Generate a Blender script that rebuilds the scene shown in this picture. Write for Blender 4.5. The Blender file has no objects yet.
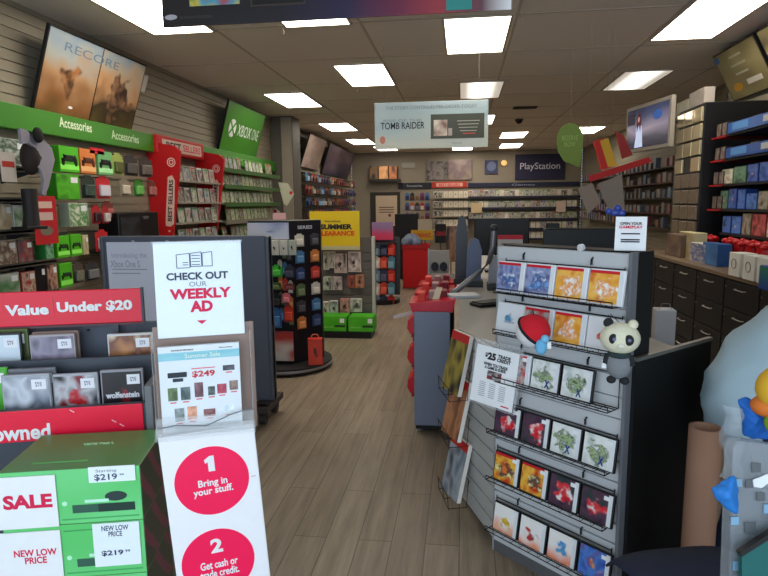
import bpy, bmesh, math, random
from mathutils import Vector, Matrix
S = bpy.context.scene
COL = S.collection
PI = math.pi
random.seed(7)

# ------------------------------------------------------------------ camera
F = 590.0
VX, VY, ROLL = 462.0, 203.0, math.radians(0.6)
_a = Vector(((VX-384)/F, (288-VY)/F, 1.0)).normalized()
_z0 = Vector((-math.sin(ROLL), math.cos(ROLL), 0))
_zz = (_z0 - _a*_z0.dot(_a)).normalized()
# solve third component so z is orthogonal to a
_zz = Vector((-math.tan(ROLL), 1.0, 0)); _zz.z = -(_zz.x*_a.x+_zz.y*_a.y)/_a.z; _zz.normalize()
_xx = _a.cross(_zz)
if _xx.x < 0: _xx = -_xx
CAM = Vector((0, 0, 1.5))
def ray(px, py):
    d = Vector(((px-384)/F, (288-py)/F, 1.0))
    return Vector((d.dot(_xx), d.dot(_a), d.dot(_zz)))
def hX(v, px, py): d = ray(px, py); return CAM + d*((v-CAM.x)/d.x)
def hY(v, px, py): d = ray(px, py); return CAM + d*((v-CAM.y)/d.y)
def hZ(v, px, py): d = ray(px, py); return CAM + d*((v-CAM.z)/d.z)
def hF(f, px, py): return CAM + ray(px, py)*f
def hP(p0, n, px, py):
    d = ray(px, py); return CAM + d*((Vector(p0)-CAM).dot(n)/d.dot(n))
cd = bpy.data.cameras.new('camera'); cam = bpy.data.objects.new('camera', cd); COL.objects.link(cam)
cd.sensor_width = 36; cd.lens = F*36/768; cd.clip_start = .02; cd.clip_end = 200
rt = Vector((_xx.x, _a.x, _zz.x)); up = Vector((_xx.y, _a.y, _zz.y)); fw = Vector((_xx.z, _a.z, _zz.z))
mw = Matrix.Identity(4)
for i in range(3): mw[i][0] = rt[i]; mw[i][1] = up[i]; mw[i][2] = -fw[i]; mw[i][3] = CAM[i]
cam.matrix_world = mw
S.camera = cam
# ------------------------------------------------------------------ world, light, exposure
w = bpy.data.worlds.new('world'); S.world = w; w.use_nodes = True
bg = w.node_tree.nodes['Background']; bg.inputs[0].default_value = (.72, .86, 1, 1); bg.inputs[1].default_value = 2.3
S.view_settings.view_transform = 'Standard'; S.view_settings.look = 'None'
S.view_settings.exposure = 0.0; S.view_settings.gamma = 1
try: S.view_settings.use_curve_mapping = False
except Exception: pass
# daylight entering through the open shop front behind the camera
ld = bpy.data.lights.new('daylight_shopfront', 'AREA'); ld.shape = 'RECTANGLE'; ld.size = 4.6; ld.size_y = 2.1
ld.energy = 42; ld.color = (.72, .86, 1)
lo = bpy.data.objects.new('daylight_shopfront', ld); COL.objects.link(lo); lo.location = (-.2, -1.3, 1.35); lo.rotation_euler = (PI/2, 0, 0)
LAMP = 10.5

# ------------------------------------------------------------------ materials
_M = {}
def mat(c, rough=.6, metal=0, emit=0, alpha=1, trans=0, noise=0, nscale=30, spec=.4):
    k = (tuple(c), rough, metal, emit, alpha, trans, noise, nscale, spec)
    if k in _M: return _M[k]
    m = bpy.data.materials.new('m%d' % len(_M)); m.use_nodes = True
    b = m.node_tree.nodes['Principled BSDF']
    b.inputs['Base Color'].default_value = (*c, 1); b.inputs['Roughness'].default_value = rough
    b.inputs['Metallic'].default_value = metal; b.inputs['Specular IOR Level'].default_value = spec
    if emit: b.inputs['Emission Color'].default_value = (*c, 1); b.inputs['Emission Strength'].default_value = emit
    if alpha < 1: b.inputs['Alpha'].default_value = alpha
    if trans: b.inputs['Transmission Weight'].default_value = trans
    nt = m.node_tree; N = nt.nodes; L = nt.links
    tc = N.new('ShaderNodeTexCoord'); no = N.new('ShaderNodeTexNoise'); no.inputs['Scale'].default_value = nscale
    L.new(tc.outputs['Object'], no.inputs['Vector'])
    mx = N.new('ShaderNodeMix'); mx.data_type = 'RGBA'
    a = max(.03, noise)
    mx.inputs[6].default_value = (*[x*(1-a) for x in c], 1); mx.inputs[7].default_value = (*[min(1, x*(1+a)) for x in c], 1)
    L.new(no.outputs[0], mx.inputs[0]); L.new(mx.outputs[2], b.inputs['Base Color'])
    _M[k] = m; return m
def srgb(r, g, b): return tuple(((v/255)/12.92 if v/255 <= .04045 else ((v/255+.055)/1.055)**2.4) for v in (r, g, b))
def q(r, g, b, **k): return mat(srgb(r, g, b), **k)
_A = {}
def art(cols, band=None, blob=None, scale=4, vert=0, rough=.35, emit=0, margin=None, bandh=.12, blobr=.3, sharp=.08):
    """printed cover: palette noise, optional central motif, optional top band and side margin"""
    k = str((cols, band, blob, scale, vert, rough, emit, margin, bandh, blobr, sharp))
    if k in _A: return _A[k]
    m = bpy.data.materials.new('art%d' % len(_A)); m.use_nodes = True
    nt = m.node_tree; N = nt.nodes; L = nt.links; b = N['Principled BSDF']; b.inputs['Roughness'].default_value = rough
    tc = N.new('ShaderNodeTexCoord'); oi = N.new('ShaderNodeObjectInfo')
    mu = N.new('ShaderNodeMath'); mu.operation = 'MULTIPLY'; mu.inputs[1].default_value = 91.7; L.new(oi.outputs['Random'], mu.inputs[0])
    mp = N.new('ShaderNodeMapping'); mp.inputs['Scale'].default_value = (1, .001, 1)
    L.new(tc.outputs['Generated'], mp.inputs['Vector'])
    cb = N.new('ShaderNodeCombineXYZ'); L.new(mu.outputs[0], cb.inputs[1])
    ad = N.new('ShaderNodeVectorMath'); ad.operation = 'ADD'; L.new(mp.outputs[0], ad.inputs[0]); L.new(cb.outputs[0], ad.inputs[1])
    no = N.new('ShaderNodeTexNoise'); no.inputs['Scale'].default_value = scale*.6; no.inputs['Detail'].default_value = 1.2; L.new(ad.outputs[0], no.inputs['Vector'])
    sp = N.new('ShaderNodeSeparateXYZ'); L.new(tc.outputs['Generated'], sp.inputs[0])
    st = N.new('ShaderNodeMapRange'); st.inputs[1].default_value = .3; st.inputs[2].default_value = .7; L.new(no.outputs[0], st.inputs[0])
    mv = N.new('ShaderNodeMix'); mv.inputs[0].default_value = vert; L.new(st.outputs[0], mv.inputs[2]); L.new(sp.outputs[2], mv.inputs[3])
    def ramp(cs, src):
        r = N.new('ShaderNodeValToRGB'); e = r.color_ramp.elements
        while len(e) < len(cs): e.new(.5)
        for i, c in enumerate(cs): e[i].position = (i/(len(cs)-1)) if len(cs) > 1 else 0; e[i].color = (*srgb(*c), 1)
        L.new(src, r.inputs[0]); return r
    col = ramp(cols, mv.outputs[0]).outputs[0]
    def mixc(f, a, c):
        x = N.new('ShaderNodeMix'); x.data_type = 'RGBA'; L.new(f, x.inputs[0]); L.new(a, x.inputs[6])
        if isinstance(c, tuple): x.inputs[7].default_value = (*srgb(*c), 1)
        else: L.new(c, x.inputs[7])
        return x.outputs[2]
    if blob:
        sb = N.new('ShaderNodeVectorMath'); sb.operation = 'DISTANCE'
        m2 = N.new('ShaderNodeMapping'); m2.inputs['Scale'].default_value = (1, 0, 1); L.new(tc.outputs['Generated'], m2.inputs['Vector'])
        L.new(m2.outputs[0], sb.inputs[0]); sb.inputs[1].default_value = (.5, 0, .45)
        n2 = N.new('ShaderNodeTexNoise'); n2.inputs['Scale'].default_value = scale*.9; n2.inputs['Detail'].default_value = 1; L.new(ad.outputs[0], n2.inputs['Vector'])
        m3 = N.new('ShaderNodeMath'); m3.operation = 'MULTIPLY_ADD'; L.new(n2.outputs[0], m3.inputs[0]); m3.inputs[1].default_value = .7; L.new(sb.outputs['Value'], m3.inputs[2])
        m4 = N.new('ShaderNodeMapRange'); L.new(m3.outputs[0], m4.inputs[0]); m4.inputs[1].default_value = blobr+.35+sharp/2; m4.inputs[2].default_value = blobr+.35-sharp/2
        n3 = N.new('ShaderNodeTexNoise'); n3.inputs['Scale'].default_value = scale*1.1; L.new(ad.outputs[0], n3.inputs['Vector'])
        s3 = N.new('ShaderNodeMapRange'); s3.inputs[1].default_value = .35; s3.inputs[2].default_value = .65; L.new(n3.outputs[0], s3.inputs[0])
        col = mixc(m4.outputs[0], col, ramp(blob, s3.outputs[0]).outputs[0])
    if band:
        g = N.new('ShaderNodeMath'); g.operation = 'GREATER_THAN'; L.new(sp.outputs[2], g.inputs[0]); g.inputs[1].default_value = 1-bandh
        col = mixc(g.outputs[0], col, tuple(band))
    if margin:
        g = N.new('ShaderNodeMath'); g.operation = 'GREATER_THAN'; L.new(sp.outputs[0], g.inputs[0]); g.inputs[1].default_value = .87
        col = mixc(g.outputs[0], col, tuple(margin))
    L.new(col, b.inputs['Base Color'])
    if emit: L.new(col, b.inputs['Emission Color']); b.inputs['Emission Strength'].default_value = emit
    _A[k] = m; return m

# ------------------------------------------------------------------ mesh helpers
class MB:
    def __init__(s): s.v = []; s.f = []; s.smooth = []
    def add(s, vs, fs, sm=False):
        o = len(s.v); s.v += [tuple(v) for v in vs]; s.f += [tuple(i+o for i in f) for f in fs]; s.smooth += [sm]*len(fs); return s
    def box(s, x0, x1, y0, y1, z0, z1, M=None):
        vs = [Vector((x, y, z)) for x in (x0, x1) for y in (y0, y1) for z in (z0, z1)]
        if M: vs = [M @ v for v in vs]
        return s.add(vs, [(0, 1, 3, 2), (4, 6, 7, 5), (0, 4, 5, 1), (2, 3, 7, 6), (0, 2, 6, 4), (1, 5, 7, 3)])
    def cbox(s, x0, x1, y0, y1, z0, z1, b=.003):
        bm = bmesh.new(); bmesh.ops.create_cube(bm, size=1)
        for v in bm.verts: v.co = ((x0+x1)/2+v.co.x*(x1-x0), (y0+y1)/2+v.co.y*(y1-y0), (z0+z1)/2+v.co.z*(z1-z0))
        bmesh.ops.bevel(bm, geom=bm.edges[:], offset=b, segments=2, affect='EDGES', profile=.5)
        bm.verts.index_update(); s.add([v.co[:] for v in bm.verts], [[v.index for v in f.verts] for f in bm.faces]); bm.free(); return s
    def prism(s, pts, lo, hi, axis='z'):
        n = len(pts)
        def P(p, h):
            return (p[0], p[1], h) if axis == 'z' else ((p[0], h, p[1]) if axis == 'y' else (h, p[0], p[1]))
        vs = [P(p, lo) for p in pts]+[P(p, hi) for p in pts]
        return s.add(vs, [tuple(range(n))[::-1], tuple(range(n, 2*n))]+[(i, (i+1) % n, n+(i+1) % n, n+i) for i in range(n)])
    def tube(s, pts, r, n=6, closed=False, ref=None):
        pts = [Vector(p) for p in pts]; rings = []; rr = r if isinstance(r, (list, tuple)) else [r]*len(pts)
        for i, p in enumerate(pts):
            if closed: t = pts[(i+1) % len(pts)]-pts[i-1]
            else: t = pts[min(i+1, len(pts)-1)]-pts[max(i-1, 0)]
            t.normalize(); a = Vector(ref) if ref else (Vector((0, 0, 1)) if abs(t.z) < .9 else Vector((1, 0, 0)))
            u = t.cross(a).normalized(); v = t.cross(u)
            rings.append([p+(u*math.cos(2*PI*k/n)+v*math.sin(2*PI*k/n))*rr[i] for k in range(n)])
        vs = [v for r_ in rings for v in r_]; m = len(pts); fs = []
        for i in range(m if closed else m-1):
            j = (i+1) % m
            for k in range(n): fs.append((i*n+k, i*n+(k+1) % n, j*n+(k+1) % n, j*n+k))
        s.add(vs, fs, n > 5)
        if not closed: s.add(rings[0], [tuple(range(n))]); s.add(rings[-1], [tuple(range(n))[::-1]])
        return s
    def cyl(s, c, r, z0, z1, n=24, r2=None):
        r2 = r if r2 is None else r2; c = Vector(c)
        a = [(c.x+r*math.cos(2*PI*k/n), c.y+r*math.sin(2*PI*k/n), z0) for k in range(n)]
        b = [(c.x+r2*math.cos(2*PI*k/n), c.y+r2*math.sin(2*PI*k/n), z1) for k in range(n)]
        s.add(a+b, [(k, (k+1) % n, n+(k+1) % n, n+k) for k in range(n)], True); s.add(a, [tuple(range(n))[::-1]]); s.add(b, [tuple(range(n))]); return s
    def disc(s, x, z, rx, rz, y0, y1, n=36):
        return s.prism([(x+rx*math.cos(2*PI*k/n), z+rz*math.sin(2*PI*k/n)) for k in range(n)], y0, y1, 'y')
    def ball(s, c, r, n=16, sq=(1, 1, 1), z0=-1, z1=1, M=None):
        c = Vector(c); rings = n//2; vs = []; fs = []
        for i in range(rings+1):
            t = math.asin(z0)+(math.asin(z1)-math.asin(z0))*i/rings
            for k in range(n):
                p = Vector((r*sq[0]*math.cos(t)*math.cos(2*PI*k/n), r*sq[1]*math.cos(t)*math.sin(2*PI*k/n), r*sq[2]*math.sin(t)))
                if M: p = M @ p
                vs.append(c+p)
        for i in range(rings):
            for k in range(n): fs.append((i*n+k, i*n+(k+1) % n, (i+1)*n+(k+1) % n, (i+1)*n+k))
        return s.add(vs, fs, True)
    def xf(s, M): s.v = [tuple(M @ Vector(v)) for v in s.v]; return s
    def obj(s, name, m, parent=None, loc=(0, 0, 0), rz=0, rx=0):
        me = bpy.data.meshes.new(name); me.from_pydata(s.v, [], s.f); me.materials.append(m)
        me.polygons.foreach_set('use_smooth', s.smooth)
        bm = bmesh.new(); bm.from_mesh(me); bmesh.ops.recalc_face_normals(bm, faces=bm.faces[:]); bm.to_mesh(me); bm.free()
        o = bpy.data.objects.new(name, me); COL.objects.link(o); o.parent = parent
        o.location = loc; o.rotation_euler = (rx, 0, rz); return o
def tag(o, label, cat, group=None):
    o['label'] = label; o['category'] = cat
    if group: o['group'] = group
    return o
def struct(o): o['kind'] = 'structure'; return o
def thing(name, label, cat, loc=(0, 0, 0), rz=0, rx=0, group=None):
    o = bpy.data.objects.new(name, None); COL.objects.link(o); o.location = loc; o.rotation_euler = (rx, 0, rz); o.empty_display_size = .05
    return tag(o, label, cat, group)
def copy_tree(o, parent=None):
    c = o.copy(); COL.objects.link(c)
    if parent: c.parent = parent
    for ch in list(o.children):
        x = copy_tree(ch, c)
    return c
_T = {}
def text(parent, s, x, y, z, width, m, height=None, bold=.02, align='C', name='lettering', rz=0, rx=0):
    """raised print, in the XZ plane, facing -Y, centred at x,z"""
    k = (s, bold)
    if k not in _T:
        c = bpy.data.curves.new('t', 'FONT'); c.body = s; c.size = 1; c.offset = bold; c.align_x = 'CENTER'; c.extrude = .0; c.resolution_u = 3; c.space_line = .85
        t = bpy.data.objects.new('t', c); COL.objects.link(t); bpy.context.view_layer.update()
        me = bpy.data.meshes.new_from_object(t.evaluated_get(bpy.context.evaluated_depsgraph_get()))
        vs = [v.co.copy() for v in me.vertices]; fs = [list(p.vertices) for p in me.polygons]
        bpy.data.objects.remove(t); bpy.data.meshes.remove(me)
        x0 = min(v.x for v in vs); x1 = max(v.x for v in vs); y0 = min(v.y for v in vs); y1 = max(v.y for v in vs)
        _T[k] = (vs, fs, x0, x1, y0, y1)
    vs, fs, x0, x1, y0, y1 = _T[k]
    sx = width/(x1-x0); sz = sx if height is None else height/(y1-y0)
    mb = MB()
    mb.add([((v.x-(x0+x1)/2)*sx, 0, (v.y-(y0+y1)/2)*sz) for v in vs], fs)
    me = bpy.data.meshes.new(name); me.from_pydata(mb.v, [], mb.f); me.materials.append(m)
    o = bpy.data.objects.new(name, me); COL.objects.link(o); o.parent = parent; o.location = (x, y, z); o.rotation_euler = (rx, rz, 0)
    return o
# common paints
WHITE = q(232, 234, 236, rough=.45); PAPER = q(236, 238, 240, rough=.7); BLACK = q(16, 16, 17, rough=.45); DGREY = q(48, 49, 52, rough=.5)
GREY = q(112, 114, 120, rough=.5); SILVER = q(170, 172, 175, rough=.3, metal=.8); STEEL = q(90, 92, 95, rough=.35, metal=.7)
RED = q(205, 20, 40, rough=.4); GREEN = q(62, 150, 30, rough=.4); INK = q(35, 36, 42, rough=.7); REDINK = q(214, 24, 74, rough=.6)
WIRE = q(38, 38, 41, rough=.35, metal=.6); SLAT = q(158, 152, 138, rough=.55)

# ------------------------------------------------------------------ the shell
XL, XR, YB, YF, H = -3.5, 3.6, 18.9, -1.2, 3.1
# floor : grey-brown vinyl planks running along the aisle
fm = bpy.data.materials.new('floor_planks'); fm.use_nodes = True; N = fm.node_tree.nodes; L = fm.node_tree.links; b = N['Principled BSDF']
tc = N.new('ShaderNodeTexCoord'); mp = N.new('ShaderNodeMapping'); mp.inputs['Rotation'].default_value = (0, 0, PI/2); L.new(tc.outputs['Object'], mp.inputs[0])
br = N.new('ShaderNodeTexBrick'); br.inputs['Scale'].default_value = 1; br.inputs['Brick Width'].default_value = 1.22; br.inputs['Row Height'].default_value = .15
br.inputs['Mortar Size'].default_value = .0025; br.offset = .37
br.inputs['Color1'].default_value = (*srgb(148, 133, 114), 1); br.inputs['Color2'].default_value = (*srgb(136, 121, 102), 1); br.inputs['Mortar'].default_value = (*srgb(100, 88, 74), 1)
L.new(mp.outputs[0], br.inputs['Vector'])
m2 = N.new('ShaderNodeMapping'); m2.inputs['Scale'].default_value = (22, 1.6, 1); L.new(tc.outputs['Object'], m2.inputs[0])
no = N.new('ShaderNodeTexNoise'); no.inputs['Scale'].default_value = 1; no.inputs['Detail'].default_value = 5; no.inputs['Roughness'].default_value = .65; L.new(m2.outputs[0], no.inputs[0])
mr = N.new('ShaderNodeMapRange'); mr.inputs[1].default_value = .3; mr.inputs[2].default_value = .7; mr.inputs[3].default_value = .62; mr.inputs[4].default_value = 1.18; L.new(no.outputs[0], mr.inputs[0])
vm = N.new('ShaderNodeVectorMath'); vm.operation = 'SCALE'; L.new(br.outputs[0], vm.inputs[0]); L.new(mr.outputs[0], vm.inputs['Scale']); L.new(vm.outputs[0], b.inputs['Base Color'])
b.inputs['Roughness'].default_value = .42; b.inputs['Specular IOR Level'].default_value = .35
struct(MB().box(XL-.1, XR+.1, YF, YB+.1, -.05, 0).obj('floor', fm))
# ceiling
ceilm = q(222, 212, 198, rough=.9, noise=.06, nscale=60)
struct(MB().box(XL-.1, XR+.1, YF, YB+.1, H, H+.08).obj('ceiling', ceilm))
cg = MB()
GX = [-2.26, -.91, .46, 1.82, 3.0]
for x in GX: cg.box(x-.012, x+.012, YF, YB, H-.006, H)
y = 1.6
while y < YB: cg.box(XL, XR, y-.012, y+.012, H-.005, H); y += 1.28
struct(cg.obj('trim_ceiling_grid', q(188, 176, 160, rough=.8)))
# slat walls with real grooves
def slat_profile(z0, z1, pitch, gap=.012, dep=.012):
    pts = []; z = z0
    while z < z1-.001:
        t = min(z+pitch-gap, z1); pts += [(0, z), (0, t)]
        if t < z1: pts += [(dep, t), (dep, min(t+gap, z1))]
        z += pitch
    return pts
def slat_wall(name, p0, p1, z0, z1, m, pitch=.1, th=.05, parent=None, gap=.012):
    """panel from p0 to p1 (plan), grooves on the side to the right of p0->p1 ... facing -Y locally"""
    d = Vector((p1[0]-p0[0], p1[1]-p0[1], 0)); w_ = d.length; pr = slat_profile(z0, z1, pitch, gap)
    mb = MB(); n = len(pr)
    vs = [(0, y, z) for y, z in pr]+[(w_, y, z) for y, z in pr]
    mb.add(vs, [(i, i+1, n+i+1, n+i) for i in range(n-1)])
    mb.box(0, w_, .013, th, z0, z1)
    o = mb.obj(name, m, parent, (p0[0], p0[1], 0), math.atan2(d.y, d.x)); return o
wallm = q(150, 140, 122, rough=.6, noise=.05, nscale=8); wallb = q(150, 140, 124, rough=.6)
struct(slat_wall('wall_left', (XL, YF), (XL, YB), 0, H, wallm, .085))
struct(slat_wall('wall_back', (XL, YB), (XR, YB), 0, H, wallb, .085))
struct(slat_wall('wall_right', (XR, YB), (XR, YF), 0, H, q(135, 128, 108, rough=.6), .085))
XN = 2.97  # the near part of the right wall stands further in
struct(slat_wall('wall_right_near', (XN, 7.4), (XN, YF), 0, H, q(135, 128, 108, rough=.6), .085))
struct(MB().box(XN, XR+.0, 7.34, 7.42, 0, H).obj('wall_right_return', q(120, 112, 96)))
# shop front behind the camera: sill, head beam, mullions (open to the daylight)
sf = MB(); sf.box(XL-.1, XR+.1, YF-.1, YF, 0, .15); sf.box(XL-.1, XR+.1, YF-.1, YF, 2.75, H)
for x in (XL-.05, -1.2, -.1, 1.6, XR+.05): sf.box(x-.04, x+.04, YF-.1, YF, .15, 2.75)
struct(sf.obj('window_1', SILVER))
# wing pillar on the left wall
pl = MB().box(XL+.01, XL+.42, 10.75, 11.25, 0, H).obj('wall_left_pillar', q(92, 88, 80)); struct(pl)
ps = slat_wall('wall_left_pillar_slats', (XL+.22, 10.7), (XL+.41, 10.7), .2, H-.03, wallb, .085, .045); struct(ps)
struct(MB().box(XL, XL+.02, 3, 11, 0, .1).obj('baseboard_left', DGREY))
struct(MB().box(XR-.02, XR, 7.5, YB, 0, .1).obj('baseboard_right', DGREY))

# ------------------------------------------------------------------ ceiling troffers
def lamp_mat(k, grad):
    m = bpy.data.materials.new('lamp_lens'); m.use_nodes = True; N = m.node_tree.nodes; L = m.node_tree.links; b = N['Principled BSDF']
    b.inputs['Base Color'].default_value = (.85, .82, .75, 1); b.inputs['Emission Color'].default_value = (1, .91, .78, 1)
    if not grad: b.inputs['Emission Strength'].default_value = k
    else:   # tube glow painted into the emission, bright mid-lens and dimmer at the edges
        tc = N.new('ShaderNodeTexCoord'); sp = N.new('ShaderNodeSeparateXYZ'); L.new(tc.outputs['Generated'], sp.inputs[0])
        su = N.new('ShaderNodeMath'); su.operation = 'SUBTRACT'; L.new(sp.outputs[0], su.inputs[0]); su.inputs[1].default_value = .5
        ab = N.new('ShaderNodeMath'); ab.operation = 'ABSOLUTE'; L.new(su.outputs[0], ab.inputs[0])
        mr = N.new('ShaderNodeMapRange'); mr.interpolation_type = 'SMOOTHSTEP'; L.new(ab.outputs[0], mr.inputs[0]); mr.inputs[1].default_value = 0; mr.inputs[2].default_value = .42; mr.inputs[3].default_value = k; mr.inputs[4].default_value = k*.13
        L.new(mr.outputs[0], b.inputs['Emission Strength'])
    return m
LM, LG = lamp_mat(LAMP, 0), lamp_mat(3.4, 1)
LPOS = [(-2.57, 4.85, 0, 'front left corner of the ceiling'), (-1.29, 4.83, 0, 'behind the hanging banner'), (.12, 6.05, 0, 'big bright one in the middle of the ceiling'), (2.14, 5.86, 0, 'front right corner of the ceiling'),
        (-1.2, 7.6, 0, 'second of the left aisle row'), (.25, 8.85, 1, 'just above the hanging sign'), (2.28, 8.55, 1, 'above the television'), (-2.57, 9.15, 0, 'above the green brand sign'),
        (-2.55, 12.4, 0, 'above the pillar on the left'), (.3, 11.9, 0, 'right behind the hanging sign'), (1.2, 14.7, 0, 'near the back right'), (-2.6, 15.4, 0, 'under the left corner of the hanging sign'), (-2.2, 17.4, 0, 'left at the back wall'), (0, 17.8, 0, 'middle at the back wall'), (1.35, 17.4, 0, 'small one at the back right'), (2.75, 14.1, 0, 'behind the green hanging tag'),
        (-2.57, 2.2, 0, 'ahead of the front left corner'), (2.2, 2.6, 0, 'ahead of the front right corner')]
for x, y, g, d in LPOS[:16]:
    t = thing('ceiling_light', 'rectangular fluorescent ceiling panel, %s' % d, 'ceiling light', (x, y, H))
    fr = MB()
    for a in ((-.31, .31, -.64, -.61), (-.31, .31, .61, .64), (-.31, -.285, -.61, .61), (.285, .31, -.61, .61)): fr.box(a[0], a[1], a[2], a[3], -.018, -.003)
    fr.obj('frame', q(190, 180, 165), t)
    MB().box(-.285, .285, -.61, .61, -.014, -.006).obj('diffuser', LG if g else LM, t)

# ------------------------------------------------------------------ generic products
def rrow(z, rows):
    for r in rows:
        if abs(z-r) < .075: return r
    return z
def pbox(name, label, cat, loc, rz, w, h, d, body, cover, group=None, rx=0, sticker=False, bev=.003, full=True, inset=.006):
    """boxed item standing on its base, front towards local -Y"""
    o = MB().cbox(-w/2, w/2, -d/2, d/2, 0, h, min(bev, d*.3)).obj(name, body, None, loc, rz, rx); tag(o, label, cat, group)
    if cover:
        MB().box(-w/2+inset, w/2-inset, -d/2-.0012, -d/2+.001, inset, h-inset).obj('cover', cover, o)
    if sticker:
        MB().box(w*.12, w*.42, -d/2-.0022, -d/2-.001, h*.66, h*.88).obj('price_sticker', PAPER, o)
    return o
def blister(name, label, cat, loc, rz, w, h, d, card, blob, group=None):
    """hang pack: card with a euro hole tab, clear bubble, thing in it; loc is the bottom"""
    c = MB(); c.box(-w/2, w/2, 0, .003, 0, h); th_ = min(.03, h*.14); c.prism([(-w*.3, h), (w*.3, h), (w*.24, h+th_), (-w*.24, h+th_)], 0, .003, 'y')
    o = c.obj(name, card, None, loc, rz); tag(o, label, cat, group)
    MB().cbox(-w*.36, w*.36, -d, 0, h*.12, h*.68, .008).obj('blister', blob, o)
    return o
def padshape(parent, x, y, z, s, m):
    """game controller outline, thick"""
    mb = MB(); mb.cbox(-.3*s, .3*s, -.012, .012, -.12*s, .17*s, .01)
    for sx in (-1, 1): mb.tube([(sx*.3*s, 0, .1*s), (sx*.42*s, 0, -.05*s), (sx*.46*s, 0, -.3*s)], [.16*s, .14*s, .08*s], 8)
    mb.xf(Matrix.Translation((x, y, z)) @ Matrix.Diagonal((1, .35, 1, 1)))
    return mb.obj('controller_picture', m, parent)

# ================================================================== LEFT WALL
WX = XL+.02
GL = q(58, 132, 30, rough=.35)
hd = MB().cbox(XL+.005, XL+.11, 2.9, 10.69, 2.095, 2.285, .006).obj('wall_sign', GL)
tag(hd, 'long green header sign reading Accessories above the left wall shelves', 'sign')
TX = XL+.112
def ltext(s, pl, pr, py, m, hh=None, parent=hd, bold=.02):
    a = hX(TX, pl, py); b = hX(TX, pr, py); c = hX(TX, (pl+pr)/2, py)
    o = text(parent, s, TX+.001, c.y, c.z, abs(b.y-a.y), m, hh, bold); o.rotation_euler = (0, 0, PI/2); return o
ltext('Accessories', 60, 92, 125, q(215, 235, 200), .085)
ltext('Accessories', 112, 139, 137, q(200, 225, 185), .085)
ltext('Accessories', 236, 252, 160, q(150, 190, 130), .05)
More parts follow.
